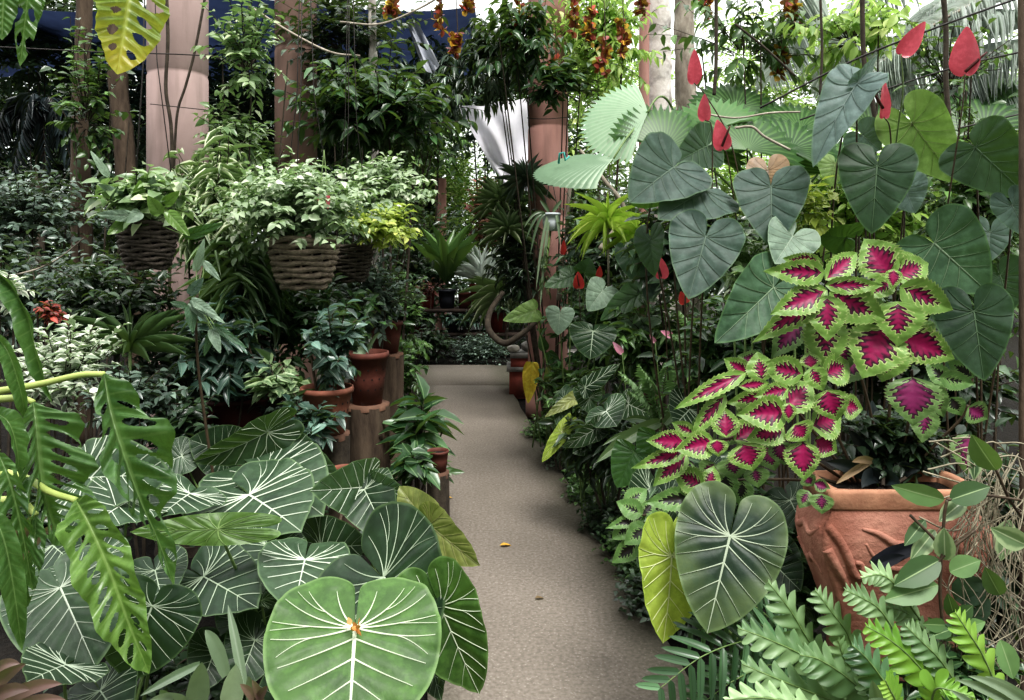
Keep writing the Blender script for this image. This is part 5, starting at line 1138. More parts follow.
spathe(FL('lowest of the three red flowers over the fan palm',(724,149),3.0),((723,149),(718,120)),24,3.0,spadix=((722,146),(730,126)),stalk_to=[(728,160,3.02),(738,230,3.1)],roll=10,fold=.2)
spathe(FL('small red flower left of the largest grey heart leaf',(662,278),3.4),((662,278),(661,258)),18,3.4,spadix=((661,276),(658,264)),stalk_to=[(665,310,3.4),(668,380,3.45)],roll=10,mat='spathe_red')
spathe(FL('small dull red bud right under the largest grey heart leaf',(684,303),3.5),((685,303),(681,292)),14,3.5,stalk_to=[(690,330,3.5)],mat='spathe_deep')
spathe(FL('dark red flower between two pale heart leaves at mid distance',(579,288),5.0),((579,288),(578,272)),15,5.0,spadix=((579,286),(577,274)),stalk_to=[(580,310,5),(582,350,5.05)],mat='spathe_deep')
spathe(FL('red flower low on the rose pillar under the white pot',(563,254),5.6),((563,254),(564,240)),9,5.6,stalk_to=[(564,280,5.6),(566,330,5.6)],mat='spathe_deep',roll=25)
spathe(FL('small red flower just right of the dark red one at mid distance',(599,277),5.1),((599,277),(600,266)),9,5.1,stalk_to=[(600,300,5.1)],mat='spathe_deep')
for p,q,lb in (((622,353),(617,347),'lowest left of three small pink flowers in the mid bed'),((672,336),(666,333),'rightmost of three small pink flowers in the mid bed'),((655,342),(652,338),'middle one of three small pink flowers in the mid bed')):
    spathe(FL(lb,p,4.2),(p,(2*q[0]-p[0]+1,2*q[1]-p[1]+1)),9 if p[0]!=655 else 6,4.2,stalk_to=[(p[0]+3,p[1]+30,4.2),(p[0]+5,p[1]+60,4.3)],mat='spathe_pink',dD=-.02,smat='stalk_green')
# ---------------------------------------------------------------- mid-distance heart leaves along the right path edge
heart_plant('anthurium','anthurium with pale grey heart leaves at mid distance beside the rose pillar','plant',(.45,5.2,.04),[
    K(b=(560,313),t=(558,334),D=5.0,dD=-.06,w=30,back=.7,mat='anth_pale'),K(b=(603,290),t=(588,310),D=4.9,dD=-.08,w=34,back=.7,mat='anth_pale'),
    K(b=(642,292),t=(598,316),D=4.7,dD=-.02,w=36,roll=35,back=.4,mat='deepgreen'),K(b=(536,310),t=(503,320),D=5.3,dD=-.06,w=24,roll=10,back=.2,mat='anth_olive'),
    K(b=(572,276),t=(544,286),D=5.3,dD=-.05,w=26,back=.4,mat='deepgreen',roll=30),K(b=(585,272),t=(590,258),D=5.3,dD=0,w=24,back=.4,mat='deepgreen'),
    K(b=(616,334),t=(662,320),D=4.6,dD=-.1,w=26,roll=20,back=.5,mat='anth_pale',label='pale leaf seen nearly edge-on'),K(b=(655,270),t=(645,300),D=4.4,dD=-.05,w=30,mat='anth',roll=20),K(b=(630,255),t=(640,285),D=4.8,dD=-.05,w=30,mat='anth_dark')],kind='AN',na=90,nr=18,stalkmat='stalk_green',sr=.005)
heart_plant('white_veined_philodendron','single white-veined round heart leaf standing above the yellow leaf','plant',(.6,4.6,.04),[
    K(b=(593,331),t=(590,359),D=4.4,dD=-.05,w=46,back=.5,mat='glor_deep',w0=.0095)],na=160,nr=26)
heart_plant('white_veined_philodendron','white-veined philodendron with spreading leaves at the right path edge','plant',(.5,4.3,.04),[
    K(b=(606,411),t=(616,425),D=4.0,dD=-.14,w=44,back=.9,mat='glor_grey',w0=.0095),K(b=(628,404),t=(656,418),D=4.05,dD=-.12,w=30,back=.5,roll=15,mat='glor_grey',w0=.0095),
    K(b=(597,428),t=(565,449),D=3.95,dD=-.08,w=24,roll=-30,back=.5,mat='glor_grey',w0=.0095),K(b=(585,388),t=(622,364),D=4.1,dD=.1,w=20,roll=25,back=.3,mat='glor_deep',w0=.0095),
    K(b=(590,398),t=(575,388),D=4.15,dD=-.05,w=26,mat='glor_grey',w0=.0095),K(b=(595,440),t=(575,452),D=4.1,dD=-.1,w=30,mat='glor_deep',w0=.0095),
    K(b=(562,432),t=(541,462),D=4.2,dD=-.04,w=16,roll=20,mat='glor_lime',label='yellow-green drooping leaf by the path'),K(b=(575,398),t=(545,415),D=4.3,dD=-.08,w=14,roll=20,mat='olive'),K(b=(566,400),t=(556,425),D=4.3,dD=-.06,w=18,mat='glor_deep',w0=.0095)],na=140,nr=24,sr=.004)
heart_plant('white_veined_philodendron','dark veined leaves tucked behind the lower coleus on its left','plant',(.75,3.4,.04),[
    K(b=(690,409),t=(676,424),D=3.2,dD=-.14,w=48,back=.9,mat='glor_deep',w0=.0095),K(b=(650,488),t=(632,500),D=2.95,dD=-.15,w=44,mat='glor_deep',w0=.0095),
    K(b=(634,452),t=(616,488),D=3.1,dD=-.02,w=40,back=.3,roll=10,mat='deepgreen',label='dark olive leaf seen from below'),K(b=(655,436),t=(645,470),D=3.15,dD=-.02,w=34,back=.3,mat='deepgreen'),
    K(b=(665,500),t=(690,520),D=2.8,dD=-.1,w=50,mat='glor_deep'),K(b=(700,480),t=(720,500),D=2.75,dD=-.1,w=60,mat='glor_deep'),K(b=(660,540),t=(690,560),D=2.6,dD=-.1,w=60,mat='glor_deep'),K(b=(770,560),t=(800,590),D=2.6,dD=-.1,w=60,mat='glor_deep'),K(b=(790,500),t=(805,530),D=2.7,dD=-.1,w=50,mat='glor_deep')],na=160,nr=26)
heart_plant('yellow_leaf_plant','plant with one bright yellow leaf hanging beside the red block','plant',(.25,5.9,.04),[
    K(b=(532,362),t=(528,404),D=5.6,dD=-.04,w=22,back=.1,kind='SP',mat='yellow_leaf',label='bright yellow old leaf'),K(b=(556,358),t=(543,392),D=5.5,dD=-.03,w=16,back=.3,mat='olive',kind='SP'),K(b=(548,352),t=(566,380),D=5.5,dD=-.05,w=16,back=.3,mat='deepgreen',kind='SP'),K(b=(545,350),t=(540,335),D=5.6,dD=0,w=14,mat='deepgreen',kind='SP')],na=70,nr=14)
straps('arching_strap_plant','plant with two long pinkish-edged blades arching over the right path edge','strap_green',[(660,422,3.3,596,463,3.2,14,.12),(648,432,3.35,602,446,3.25,6,.2),(664,424,3.3,690,400,3.3,10,.1),(655,425,3.3,625,420,3.4,8,.2)])
# ---------------------------------------------------------------- fan palms
T=thing('fan_palm','pale pleated fan palm with broad round leaves right of the rose pillar','palm',(.95,5.0,0))
def fanleaf(hx,hy,D,n,up,R,a0,a1,mat,root,stalk_from,k=24,cup=.15,droop=.1,split=.8,label=None):
    mb=MB(); h=at(hx,hy,D); fan(mb,h,n,up,R,a0,a1,k,cup,split,droop); lf=mb.build('leaf',MATS[mat],root,label=label,smooth=False)
    s=MB(); s.add(*tube(bez(np.asarray(stalk_from,float),(np.asarray(stalk_from)+h)/2+np.array([0,0,.25]),h,12),[.010,.006],6)); s.build('petiole',MATS['stalk_green'],lf)
hb=at(676,118,5.2)
fanleaf(648,112,4.75,(-.25,-.75,.6),(-.9,-.1,.25),.46,-75,75,'fan_pale',T,hb,26,droop=.05)
fanleaf(614,158,4.5,(-.05,-.34,.95),(-1,-.15,.12),.50,-62,62,'fan_pale',T,hb,22,droop=.10,cup=.12)
fanleaf(664,150,4.65,(.1,-.9,.35),(-.1,0,1),.42,-60,90,'fan_green',T,hb,22)
fanleaf(690,150,4.9,(.0,-.9,.35),(.3,0,1),.42,-80,90,'fan_green',T,hb,22)
T=thing('fan_palm','green saw-edged fan palm behind the flamingo flowers','palm',(1.6,4.9,0)); hb2=np.array([1.7,4.9,1.6])
for (x,y,D,n,u,R,m_) in [(748,150,4.6,(.1,-.85,.5),(.1,.1,1),.42,'fan_green'),(715,130,4.7,(-.2,-.8,.5),(-.5,0,1),.36,'fan_green'),(790,150,4.7,(.1,-.8,.6),(.5,.1,1),.42,'fan_green'),(840,175,4.8,(.0,-.8,.6),(.2,.1,1),.46,'fan_green'),(800,130,5.2,(.0,-.7,.6),(-.1,.1,1),.44,'fan_green'),(690,160,4.6,(0,-.8,.6),(-.4,0,.6),.34,'fan_green'),(735,110,5.4,(0,-.7,.5),(.3,0,.8),.40,'fan_green'),(870,130,5.3,(0,-.7,.5),(.3,0,.9),.42,'fan_green')]:
    fanleaf(x,y,D,n,u,R,-95,95,m_,T,hb2,22,droop=.1)
T=thing('fan_palm','fan palm leaves in the distance at the right edge below the silver fronds','palm',(3.4,5.6,0)); hb3=np.array([3.4,5.7,1.8])
for (x,y,D,n,u,R,m_) in [(985,130,5.4,(-.1,-.8,.5),(-.2,.1,1),.50,'fan_green'),(1015,120,5.6,(-.2,-.8,.5),(.3,.1,1),.5,'fan_green'),(960,150,5.5,(-.1,-.8,.5),(-.6,.1,.8),.45,'fan_green'),(1000,95,6.2,(0,-.8,.5),(0,.1,1),.5,'fan_green')]:
    fanleaf(x,y,D,n,u,R,-95,95,m_,T,hb3,22,droop=.1)
# silvery coconut fronds at the top right
fo=MB(); st=MB(); T=thing('coconut_palm','silvery coconut fronds fanning across the top right','palm',(5.2,8.5,0))
for pts in ([(1060,-30,7.6),(965,8,7.2),(885,60,7.0),(850,118,7.0)],[(1070,25,7.6),(1000,16,7.2),(930,46,7.0),(888,112,7.0)],[(1080,62,7.4),(1030,46,7.1),(980,64,7.0),(938,124,6.9)],[(985,-70,7.8),(905,-25,7.4),(852,25,7.2),(828,90,7.2)],[(1080,100,7.4),(1040,92,7.2),(1000,104,7.0),(965,140,6.9)],[(1075,0,8),(1020,-20,7.8),(950,0,7.8),(900,40,7.8)],[(760,-70,8),(800,-20,7.8),(790,30,7.8),(770,80,7.8)]):
    frond_geo(fo,st,[at(q[0],q[1],q[2]-1.2) for q in pts],76,.52,.020,T='s2',ang=42,droop=.35,r=.016)
fo.build('foliage',MATS['palm_silver'],T); st.add(*tube([(5.2,8.5,0),(5.3,8.5,2.5),at(1065,45,8)],[.16,.10],10)); st.build('trunk',MATS['bark_pale'],T)
# ---------------------------------------------------------------- rosettes, epiphytes and the white pot on the pillar
c=pot(551,231,19,6.5,'white_plastic','white plastic pot hung on the rose pillar',.95,taper=.8,seg=24,name='hanging_pot')
s=MB(); 
for sx_ in (-1,1): s.add(*tube([at(551+sx_*8,215,6.5),at(551+sx_*3,190,6.6),at(551,172,7.1)],.004,4))
s.build('hanging_wire',MATS['wire'],c)
straps('trailing_orchid','orchid with white roots trailing from the hung white pot','strap_silver',[(545,214,6.44,526,240,6.40,3,.5),(546,214,6.44,530,256,6.40,3,.5),(545,213,6.44,524,228,6.40,3,.5),(548,214,6.44,536,290,6.38,3,.2),(550,214,6.44,540,310,6.38,3,.2),(556,214,6.44,560,245,6.40,3,.4),(553,212,6.44,562,200,6.44,4,.1),(549,212,6.44,540,200,6.44,4,.1)])
S('rope_plant','long green hanging strands below the hung white pot','plant','strap_green',545,264,6.42,9,42,.06,5,10,.08,.008,T='la',droop=1.6,base=at(551,226,6.5),up=-1,stem='stalk_green')
rosette('epiphyte','spiky dark epiphyte rosette left of the rose pillar','plant','fol_var',501,206,7.3,70,.34,.02,(-20,80),T='s2',base=at(540,215,7.4),stem='bark_dark')
rosette('epiphyte','second spiky rosette lower left beside the rose pillar','plant','fol_var',508,234,7.1,56,.32,.02,(-20,80),T='s2',base=at(540,240,7.4),stem='bark_dark')
rosette('epiphyte','dark bristly rosette wrapped round the rose pillar below the sheet','plant','fol_grey',526,184,7.0,60,.30,.02,(-40,80),T='s2',base=at(545,190,7.4),stem='bark_dark')
rosette('spider_plant','drooping dark-striped blades below the epiphytes by the path end','plant','fol_var',503,300,7.9,44,.48,.026,(-10,75),base=at(503,330,7.9),stem='bark_dark')
S('epiphyte_mass','dark tangle of small leaves climbing the left side of the rose pillar','climber','fol_dark',518,265,7.3,30,60,.25,70,9,.13,.035,T='la',base=(.30,7.2,.0))
rosette('lime_rosette','bright yellow-green strap rosette left of the big grey heart leaves','plant','strap_lime',608,228,5.6,44,.32,.032,(-15,85),base=np.array([(606-512)/F*5.6,5.6,0]),stem='bark_pale')
rosette('lime_rosette','second yellow-green strap rosette right of the first one','plant','strap_lime',638,240,5.5,26,.26,.028,(-10,80),base=np.array([(640-512)/F*5.5,5.5,0]),stem='bark_pale')
S('hoya_vine','pale variegated vine twisting among the anthurium leaves','vine','fol_yel',800,205,3.0,32,32,.15,16,7,.065,.04,base=(1.2,3.0,.04),stem_r=.003,stem='stalk_green')
S('hoya_vine','pale green round-leaved vine left of the middle anthurium','vine','fol_pale',740,262,3.0,30,42,.15,18,7,.065,.035,base=(.95,3.0,.04),stem_r=.003,stem='stalk_green')
# small teal cord on the pale fan leaf
mb=MB(); q=at(562,157,4.42); mb.add(*tube([q+[-.02,0,-.04],q+[-.015,-.01,.02],q+[.01,-.015,.025],q+[.02,0,-.02],q+[.045,0,.005]],.007,6)); mb.build('cord_tie',MATS['teal_cord'],None,'teal cord tied over the lowest pale fan leaf','cord')
# ---------------------------------------------------------------- hanging flower chains of the trellis vine
def chain(px,y0,y1,D,label,n=10):
    T=thing('flower_chain',label,'flower',at(px,y0,D),'hanging flower chains'); mb=MB(); my=MB(); s=MB(); p=smooth_path([at(px,y0-40,D),at(px+2,(y0+y1)/2,D),at(px,y1,D)],30); s.add(*tube(p,.004,4)); s.build('stem',MATS['stalk_dark'],T)
    for z in np.linspace(y0,y1,n):
        c=at(px+RNG.normal()*2,z,D)
        for q in range(6):
            d=rdir(1)[0]; leaves(mb,c,d,rdir(1)[0],.065,.042,'rd')
        if RNG.random()<.6:
            for q in range(2): d=rdir(1)[0]; leaves(my,c+d*.02,d+np.array([0,-.5,-.2]),rdir(1)[0],.055,.05,'rd')
    if my.n: mb.f+=[(q+mb.n,1) for q,_ in my.f]; mb.v+=my.v; mb.n+=my.n; [mb.a[k].extend(my.a[k]) for k in mb.a]
    mb.build('bracts',[MATS['bract_red'],MATS['bract_yel']],T)
for (px,y0,y1,D,lb) in [(574,-6,32,6.4,'red and yellow flower chain right of the rose pillar top'),(604,40,72,6.3,'flower chain hanging lowest right of the rose pillar'),(622,22,52,6.5,'flower chain just left of the thin pink post'),(590,10,40,6.8,'flower chain between two others above the fan palm'),(520,-8,34,6.2,'dark red flower chain crossing the rose pillar top'),(640,-6,14,6.4,'short flower chain at the head of the thin pink post'),(792,-8,26,5.5,'red flower chain hanging at the top, left of the blue-grey leaf'),
    (706,-6,16,5.8,'flower chain at the top above the three red flowers'),(780,50,75,5.6,'small flower chain over the green fan palm'),(440,-4,30,6.2,'yellow flower chain under the blue tarpaulin, right of grey cloth'),(456,34,52,6.2,'small orange flower chain right of the grey cloth'),(392,2,14,6.0,'single orange flower chain left of the grey cloth'),(468,-4,10,6.0,'short flower chain at the right end of the blue tarpaulin'),(555,60,90,6.6,'thin red flower chain over the rose pillar')]:
    chain(px,y0,y1,D,lb,8)
# ---------------------------------------------------------------- right-hand shrubs
S('trellis_vine','dark leaved trellis vine over the rose pillar top','vine','fol_deep',520,40,6.3,46,50,.35,32,9,.14,.06,T='la',droop=.6,base=(.36,7.12,0),stem='bark_dark')
S('trellis_vine','vine leaves draped across the middle of the rose pillar','vine','fol_deep',560,84,6.4,44,26,.3,34,8,.13,.055,base=(.40,7.12,0),stem='bark_dark')
S('trellis_vine','bright leafy trellis vine among the flower chains','vine','fol_sun_tint',600,40,7.2,60,70,.4,70,9,.13,.055,T='la',droop=.6,base=(.9,7.4,0),stem='bark_dark')
S('trellis_vine','green trellis vine above the three red flowers','vine','fol_mid',745,40,5.6,90,60,.4,30,7,.13,.06,T='ov',droop=.8,base=(1.9,5.7,0),stem='bark_dark')
S('trellis_vine','yellow-green vine leaves along the top over the blue-grey leaf','vine','fol_sun_tint',850,30,5.4,70,44,.35,30,7,.13,.06,droop=.8,base=(2.6,5.5,0),stem='bark_dark')
S('trellis_vine','thin vine at the top right among the wires','vine','fol_mid',950,70,4.6,60,70,.3,22,7,.09,.04,base=(2.8,4.8,0),stem='bark_dark')
S('sunlit_tree','sunlit yellow-green tree beyond the fan palms','tree','fol_sun_tint',790,80,10.0,120,90,1.0,170,10,.14,.06,stem='bark_pale',stemname='branches')  # the sunlit look of these trees comes from their brighter leaf colour
S('sunlit_tree','sunlit yellow-green tree between the rose pillar and the white trunk','tree','fol_sun_tint',610,100,11.0,80,90,1.0,150,10,.14,.06,stem='bark_pale',stemname='branches')
S('sunlit_tree','pale sunlit tree behind the silvery coconut fronds','tree','fol_sun_tint',960,120,11.0,110,90,1.0,150,10,.14,.06,stem='bark_pale',stemname='branches')
S('sunlit_tree','bright airy tree beyond the end of the path under the white sheet','tree','fol_sun_tint',458,205,15.0,44,80,1.0,200,10,.15,.06,stem='bark_pale',stemname='branches')
S('sunlit_tree','darker green tree behind the rose pillar','tree','fol_mid',560,190,12.0,70,90,1.0,150,10,.20,.09,stem='bark_dark',stemname='branches')
S('garden_shrub','reddish hazy shrub beyond the path end right of the bright tree','shrub','fol_red',490,215,13.0,24,40,.6,90,9,.14,.06)
S('garden_shrub','yellow-green shrub behind the middle of the anthurium clump','shrub','fol_sun_tint',850,215,6.0,110,60,.6,120,10,.13,.06)
S('garden_shrub','green shrub seen at right between the two big dark heart leaves','shrub','fol_mid',985,200,4.6,70,80,.4,90,10,.10,.05)
S('garden_shrub','dark broad-leaved shrub behind the left anthurium leaves','shrub','fol_dark',690,250,4.4,60,60,.35,60,9,.14,.06,base=(1.1,4.4,.04))
S('garden_shrub','dark leafy shrub under the fan palm left of the lime rosettes','shrub','fol_dark',610,250,6.6,60,60,.5,90,9,.14,.05)
S('garden_shrub','mixed dark foliage behind the pale mid-distance heart leaves','shrub','fol_deep',620,330,5.6,80,60,.5,110,10,.12,.055)
S('garden_shrub','dark foliage beneath the small pink flowers','shrub','fol_mid',660,350,4.6,60,46,.3,60,9,.11,.045,T='la',base=(.95,4.6,.04))
S('garden_shrub','shaded leafy plant behind the lower coleus','shrub','fol_deep',740,360,3.4,70,60,.25,70,9,.10,.045,base=(1.05,3.4,.04))
S('garden_shrub','dark shrub between upper coleus and the right anthurium','shrub','fol_dark',940,390,3.2,70,50,.25,60,9,.10,.045,base=(1.9,3.2,.04))
S('garden_shrub','shadowy shrub behind the upper coleus','shrub','fol_dark',850,330,3.3,80,70,.25,80,9,.11,.05,base=(1.5,3.3,.04))
S('garden_shrub','leafy plant at the path edge below the yellow leaf','shrub','fol_mid',572,398,5.3,30,34,.3,50,9,.10,.04,T='la',base=(.35,5.3,.03))
S('garden_shrub','dark grassy plant under the veined leaves at the right path edge','shrub','fol_dark',600,440,4.2,44,40,.25,60,9,.11,.035,T='la',base=(.55,4.2,.03))
S('ground_cover','tiny-leaved creeper on the right path edge level with the veined leaves','plant','fol_dark',572,453,5.6,29,17,.3,120,8,0.045,0.03,T='sm',droop=0,base=at(572,453,5.6)*np.array([1,1,0]),stem_r=.002)
S('ground_cover','mat of tiny leaves on the right path edge under the arching blades','plant','fol_mid',595,485,4.85,33,19,.3,120,8,0.045,0.03,T='sm',droop=0,base=at(595,485,4.85)*np.array([1,1,0]),stem_r=.002)
S('ground_cover','mat of tiny leaves on the right path edge beside the small green coleus','plant','fol_dark',618,518,4.25,38,22,.3,120,8,0.045,0.03,T='sm',droop=0,base=at(618,518,4.25)*np.array([1,1,0]),stem_r=.002)
S('ground_cover','tiny-leaved creeper at the path edge just behind the lime heart leaf','plant','fol_mid',641,550,3.8,42,25,.3,120,8,0.045,0.03,T='sm',droop=0,base=at(641,550,3.8)*np.array([1,1,0]),stem_r=.002)
S('ground_cover','small creeping leaves at the path edge beneath the lime heart leaf','plant','fol_dark',664,592,3.35,48,28,.3,120,8,0.045,0.03,T='sm',droop=0,base=at(664,592,3.35)*np.array([1,1,0]),stem_r=.002)
S('ground_cover','small creeping plants at the path edge below the yellow leaf','plant','fol_mid',548,432,6.4,25,15,.3,120,8,0.045,0.03,T='sm',droop=0,base=at(548,432,6.4)*np.array([1,1,0]),stem_r=.002)
S('garden_shrub','dark undergrowth left of the clay planter','plant','fol_deep',790,570,2.7,40,60,.16,60,8,.07,.035,base=(1.0,2.7,.03),stem_r=.003)
S('garden_shrub','dark undergrowth below the lower coleus behind the heart pair','plant','fol_deep',720,500,2.85,60,50,.18,70,8,.08,.036,base=(.85,2.85,.03),stem_r=.003)
fo=MB(); st=MB(); T=thing('small_fern','feathery grey-green fern beside the lower coleus on its left','fern',(.85,4.0,.04)); b=at(660,430,3.9)
for tp in ((620,372),(640,366),(668,362),(690,380),(630,392),(700,400),(650,380)):
    p1=at(tp[0],tp[1],3.75); frond_geo(fo,st,[b,(b+p1)/2+[0,0,.05],p1],20,.07,.022,T='la',ang=65,droop=.2,r=.003)
st.add(*tube([(b[0],b[1],0),b],[.01,.006],6)); fo.build('foliage',MATS['fern_pale'],T); st.build('stem',MATS['stalk_green'],T)
fo=MB(); st=MB(); T=thing('small_fern','pale fern frond below the small red bud','fern',(.95,3.7,.04)); b=at(715,370,3.6)
for tp in ((680,312),(690,330),(672,335)):
    p1=at(tp[0],tp[1],3.5); frond_geo(fo,st,[b,(b+p1)/2+[0,0,.03],p1],16,.09,.02,T='la',ang=70,droop=.1,r=.003)
st.add(*tube([(b[0],b[1],0),b],[.01,.006],6)); fo.build('foliage',MATS['fern_pale'],T); st.build('stem',MATS['stalk_green'],T)
# ---------------------------------------------------------------- lobed ferns at the bottom right
def lobed(label,mat,root,rows,lob=.085,lw=.03,name='lobed_fern',blade=True):
    T=thing(name,label,'fern',root)
    for r in rows:
        pts=[at(*q) for q in r[0]]; sc=r[1]; fo=MB(); st=MB(); mt=r[2] if len(r)>2 else mat
        if blade: lobed_blade(fo,pts,lob*sc*.62,n=8); st.add(*tube(smooth_path(pts,20),[.0032,.0012],5))
        else: frond_geo(fo,st,pts,13,lob*sc*.92,lw*sc*.80,T='lb',ang=58,droop=.35,nv=(-.1,-.9,.6),r=.003,prof=([0,.3,.6,.85,1],[.85,1,.95,.7,.5]),start=.10,tw=.05)
        f_=fo.build('frond',MATS[mt],T); st.build('rib',MATS['stalk_green'],f_)
    return T
lobed('pale green lobed fern spreading in front of the clay planter','fern_pale',(.95,2.3,.03),[
 ([(850,690,2.2),(815,650,2.1),(790,610,2.05),(768,582,2.05)],1.0),([(860,700,2.15),(810,660,2.0),(770,640,1.95),(738,628,1.95)],.95),([(880,720,2.1),(830,700,1.95),(780,680,1.9),(742,664,1.9)],1.0),
 ([(860,690,2.2),(850,640,2.1),(830,610,2.05),(815,590,2.05)],.9),([(880,710,2.1),(850,680,1.95),(820,660,1.9),(800,655,1.88)],1.0),([(840,720,1.95),(800,706,1.85),(765,698,1.82),(725,700,1.8)],.9),([(880,715,2.1),(862,680,2.0),(845,660,1.95),(838,640,1.92)],.9),([(900,720,2.0),(880,690,1.9),(870,680,1.88),(868,668,1.86)],.8)])
lobed('dark green glossy fern with parallel lobes arching over the path edge','fern_dark',(.85,2.45,.03),[
 ([(800,650,2.3),(755,640,2.2),(705,655,2.12),(660,688,2.08)],1.35),([(800,655,2.35),(770,630,2.3),(740,620,2.25),(690,632,2.2)],1.1),([(800,670,2.3),(770,665,2.2),(735,680,2.12),(700,705,2.1)],1.2),([(790,640,2.4),(760,610,2.4),(735,600,2.38),(715,610,2.35)],.9)],lob=.115,lw=.022,blade=False)
lobed('lime green lobed fern at the bottom right','fern_lime',(1.3,2.2,.03),[
 ([(945,700,1.95),(915,662,1.9),(890,640,1.88),(866,626,1.88)],1.0),([(960,690,1.95),(940,660,1.92),(920,640,1.9),(905,625,1.9)],.8,'fern_pale'),([(910,720,1.9),(890,690,1.85),(868,660,1.82),(852,645,1.82)],.95,'fern_dark'),([(1010,720,1.95),(985,660,1.92),(968,632,1.9),(955,612,1.9)],.8),([(930,715,1.9),(935,690,1.86),(950,690,1.84),(975,698,1.82)],.7),
 ([(900,640,2.1),(880,610,2.06),(862,598,2.04),(845,590,2.04)],.8,'fern_pale'),([(920,620,2.15),(895,585,2.1),(880,575,2.08),(862,578,2.06)],.75,'fern_pale'),([(930,640,2.2),(915,620,2.15),(900,610,2.12),(880,608,2.1)],.8,'fern_pale'),([(900,720,1.85),(895,700,1.8),(890,690,1.78),(885,680,1.76)],.8,'fern_lime')])
straps('strap_plant','pale striped blades at the bottom right corner','strap_silver',[(1035,720,1.75,1034,920,1.75,8,0),(1035,720,1.75,956,680,1.72,12,.12),(1040,716,1.75,968,676,1.72,10,.15),(1045,716,1.75,985,676,1.75,9,.15),(1000,730,1.7,950,690,1.7,9,.1),(880,715,1.75,872,680,1.72,14,.05),(900,712,1.75,868,700,1.7,9,.1)])
# ---------------------------------------------------------------- climbing orchid vine with oval leaves and its hanging roots
T=thing('oval_leaf_vine','climbing vine with oval glossy leaves on the lower right in front of the planter','vine',(1.25,2.25,.03))
def oval(rows,root,D=2.1,mat='vine_leaf'):
    for r in rows:
        bx,by,tx,ty,w_=r[:5]; d=r[5] if len(r)>5 else 0; mt=r[6] if len(r)>6 else mat
        mb=MB(); s=np.linspace(0,1,17); 
        Pb=at(bx,by,D+d); Pt=at(tx,ty,D+d-.03); x,y,n,L=frame(Pb,Pt,RNG.normal()*12); W=w_/F*D/2; u=np.linspace(-1,1,9); U,Sg=np.meshgrid(u,s); pf=np.interp(s,[0,.08,.25,.5,.75,.92,1],[.05,.5,.88,1,.75,.3,.02])
        z=.28*np.abs(U)*pf[:,None]*W-.10*L*Sg**2
        V=Pb+(U*pf[:,None]*W)[...,None]*x+(Sg*L)[...,None]*y+z[...,None]*n; mb.add(V.reshape(-1,3),grid_faces(17,9),lu=U.ravel(),lv=Sg.ravel(),rnd=RNG.random()); mb.build('leaf',MATS[mt],root)
oval([(944,500,895,488,22),(950,500,990,486,24),(996,470,972,438,26,.02),(940,560,896,585,26),(938,585,886,600,24),(950,572,980,560,22),(945,560,944,530,20,0,'hoya'),(1000,595,986,570,20),(925,520,905,545,14,.03),(935,530,912,560,18,.04,'hoya'),(965,500,940,520,18,.04,'hoya'),(952,640,930,620,14),(945,625,925,625,14,-.05),(950,630,930,636,14,-.05),(955,622,972,606,16,-.05),(960,630,985,622,14,-.05),(955,618,948,596,14,-.04),(1026,545,994,530,22,-.1,'hoya'),(965,610,990,600,30,.1,'glor_deep'),(955,600,985,580,30,.12,'glor_deep'),(1010,520,1000,560,20,.1,'hoya'),(975,440,975,480,16,.1,'hoya'),(1000,640,1015,680,22,.03,'vine_leaf')],T)
mb=MB()
for p in ([(945,640,2.1),(940,590,2.1),(944,520,2.1),(947,500,2.1)],[(947,500,2.1),(980,495,2.12),(1020,500,2.15)],[(925,600,2.12),(940,560,2.1),(975,530,2.1)],[(910,515,2.12),(935,540,2.1),(944,555,2.1)],[(996,470,2.12),(1010,500,2.15),(1024,520,2.2)],[(955,620,2.05),(975,650,2.03),(1000,700,2.0)]): mb.add(*tube(smooth_path([at(*q) for q in p],20),.0045,6))
mb.add(*tube([(1.25,2.25,0.02),at(945,640,2.1)],.005,6)); mb.build('vine_stem',MATS['stalk_dark'],T)
mb=MB(); rg=np.random.default_rng(33)
for k in range(80):
    x0=rg.uniform(968,1030); y0=rg.uniform(455,560) if k%4 else rg.uniform(440,470); D0=rg.uniform(2.15,2.45); L=rg.uniform(60,200); x1=x0+rg.normal()*22
    P=[at(x0,y0,D0),at(x0+rg.normal()*14,y0+L*.33,D0-.03),at(x0+rg.normal()*26,y0+L*.66,D0+rg.normal()*.03),at(x1,y0+L,D0)]; mb.add(*tube(smooth_path(P,14),[.0022,.0014],4,False))
for k in range(14):
    x0=rg.uniform(950,1024); y0=rg.uniform(440,520); P=[at(x0-rg.uniform(20,45),y0-rg.uniform(-12,22),2.2),at(x0,y0+rg.normal()*8,2.18),at(x0+rg.uniform(15,40),y0+rg.uniform(0,30),2.25)]; mb.add(*tube(smooth_path(P,12),[.0028,.0018],4,False))
mb.build('aerial_roots',MATS['root'],None,'tangle of pale aerial roots hanging down the lower right edge','roots',kind='stuff')
S('garden_shrub','dark foliage behind the hanging roots at the right edge','shrub','fol_dark',1000,560,2.75,60,110,.18,70,9,.085,.04,base=(1.75,2.75,.03))
S('garden_shrub','dark low plant among the lobed ferns at the bottom right','plant','fol_deep',950,680,2.2,70,50,.12,60,8,.06,.03,base=(1.3,2.35,.02))
S('garden_shrub','shaded low plant under the pale lobed fern','plant','fol_deep',790,690,2.35,70,40,.12,60,8,.06,.03,base=(.95,2.4,.02))
straps('plastic_sheet','piece of dark blue plastic sheet tucked against the clay planter','black_pot',[(872,566,2.2,925,545,2.16,16,.1),(874,568,2.2,905,556,2.16,12,.1)],'sheet')
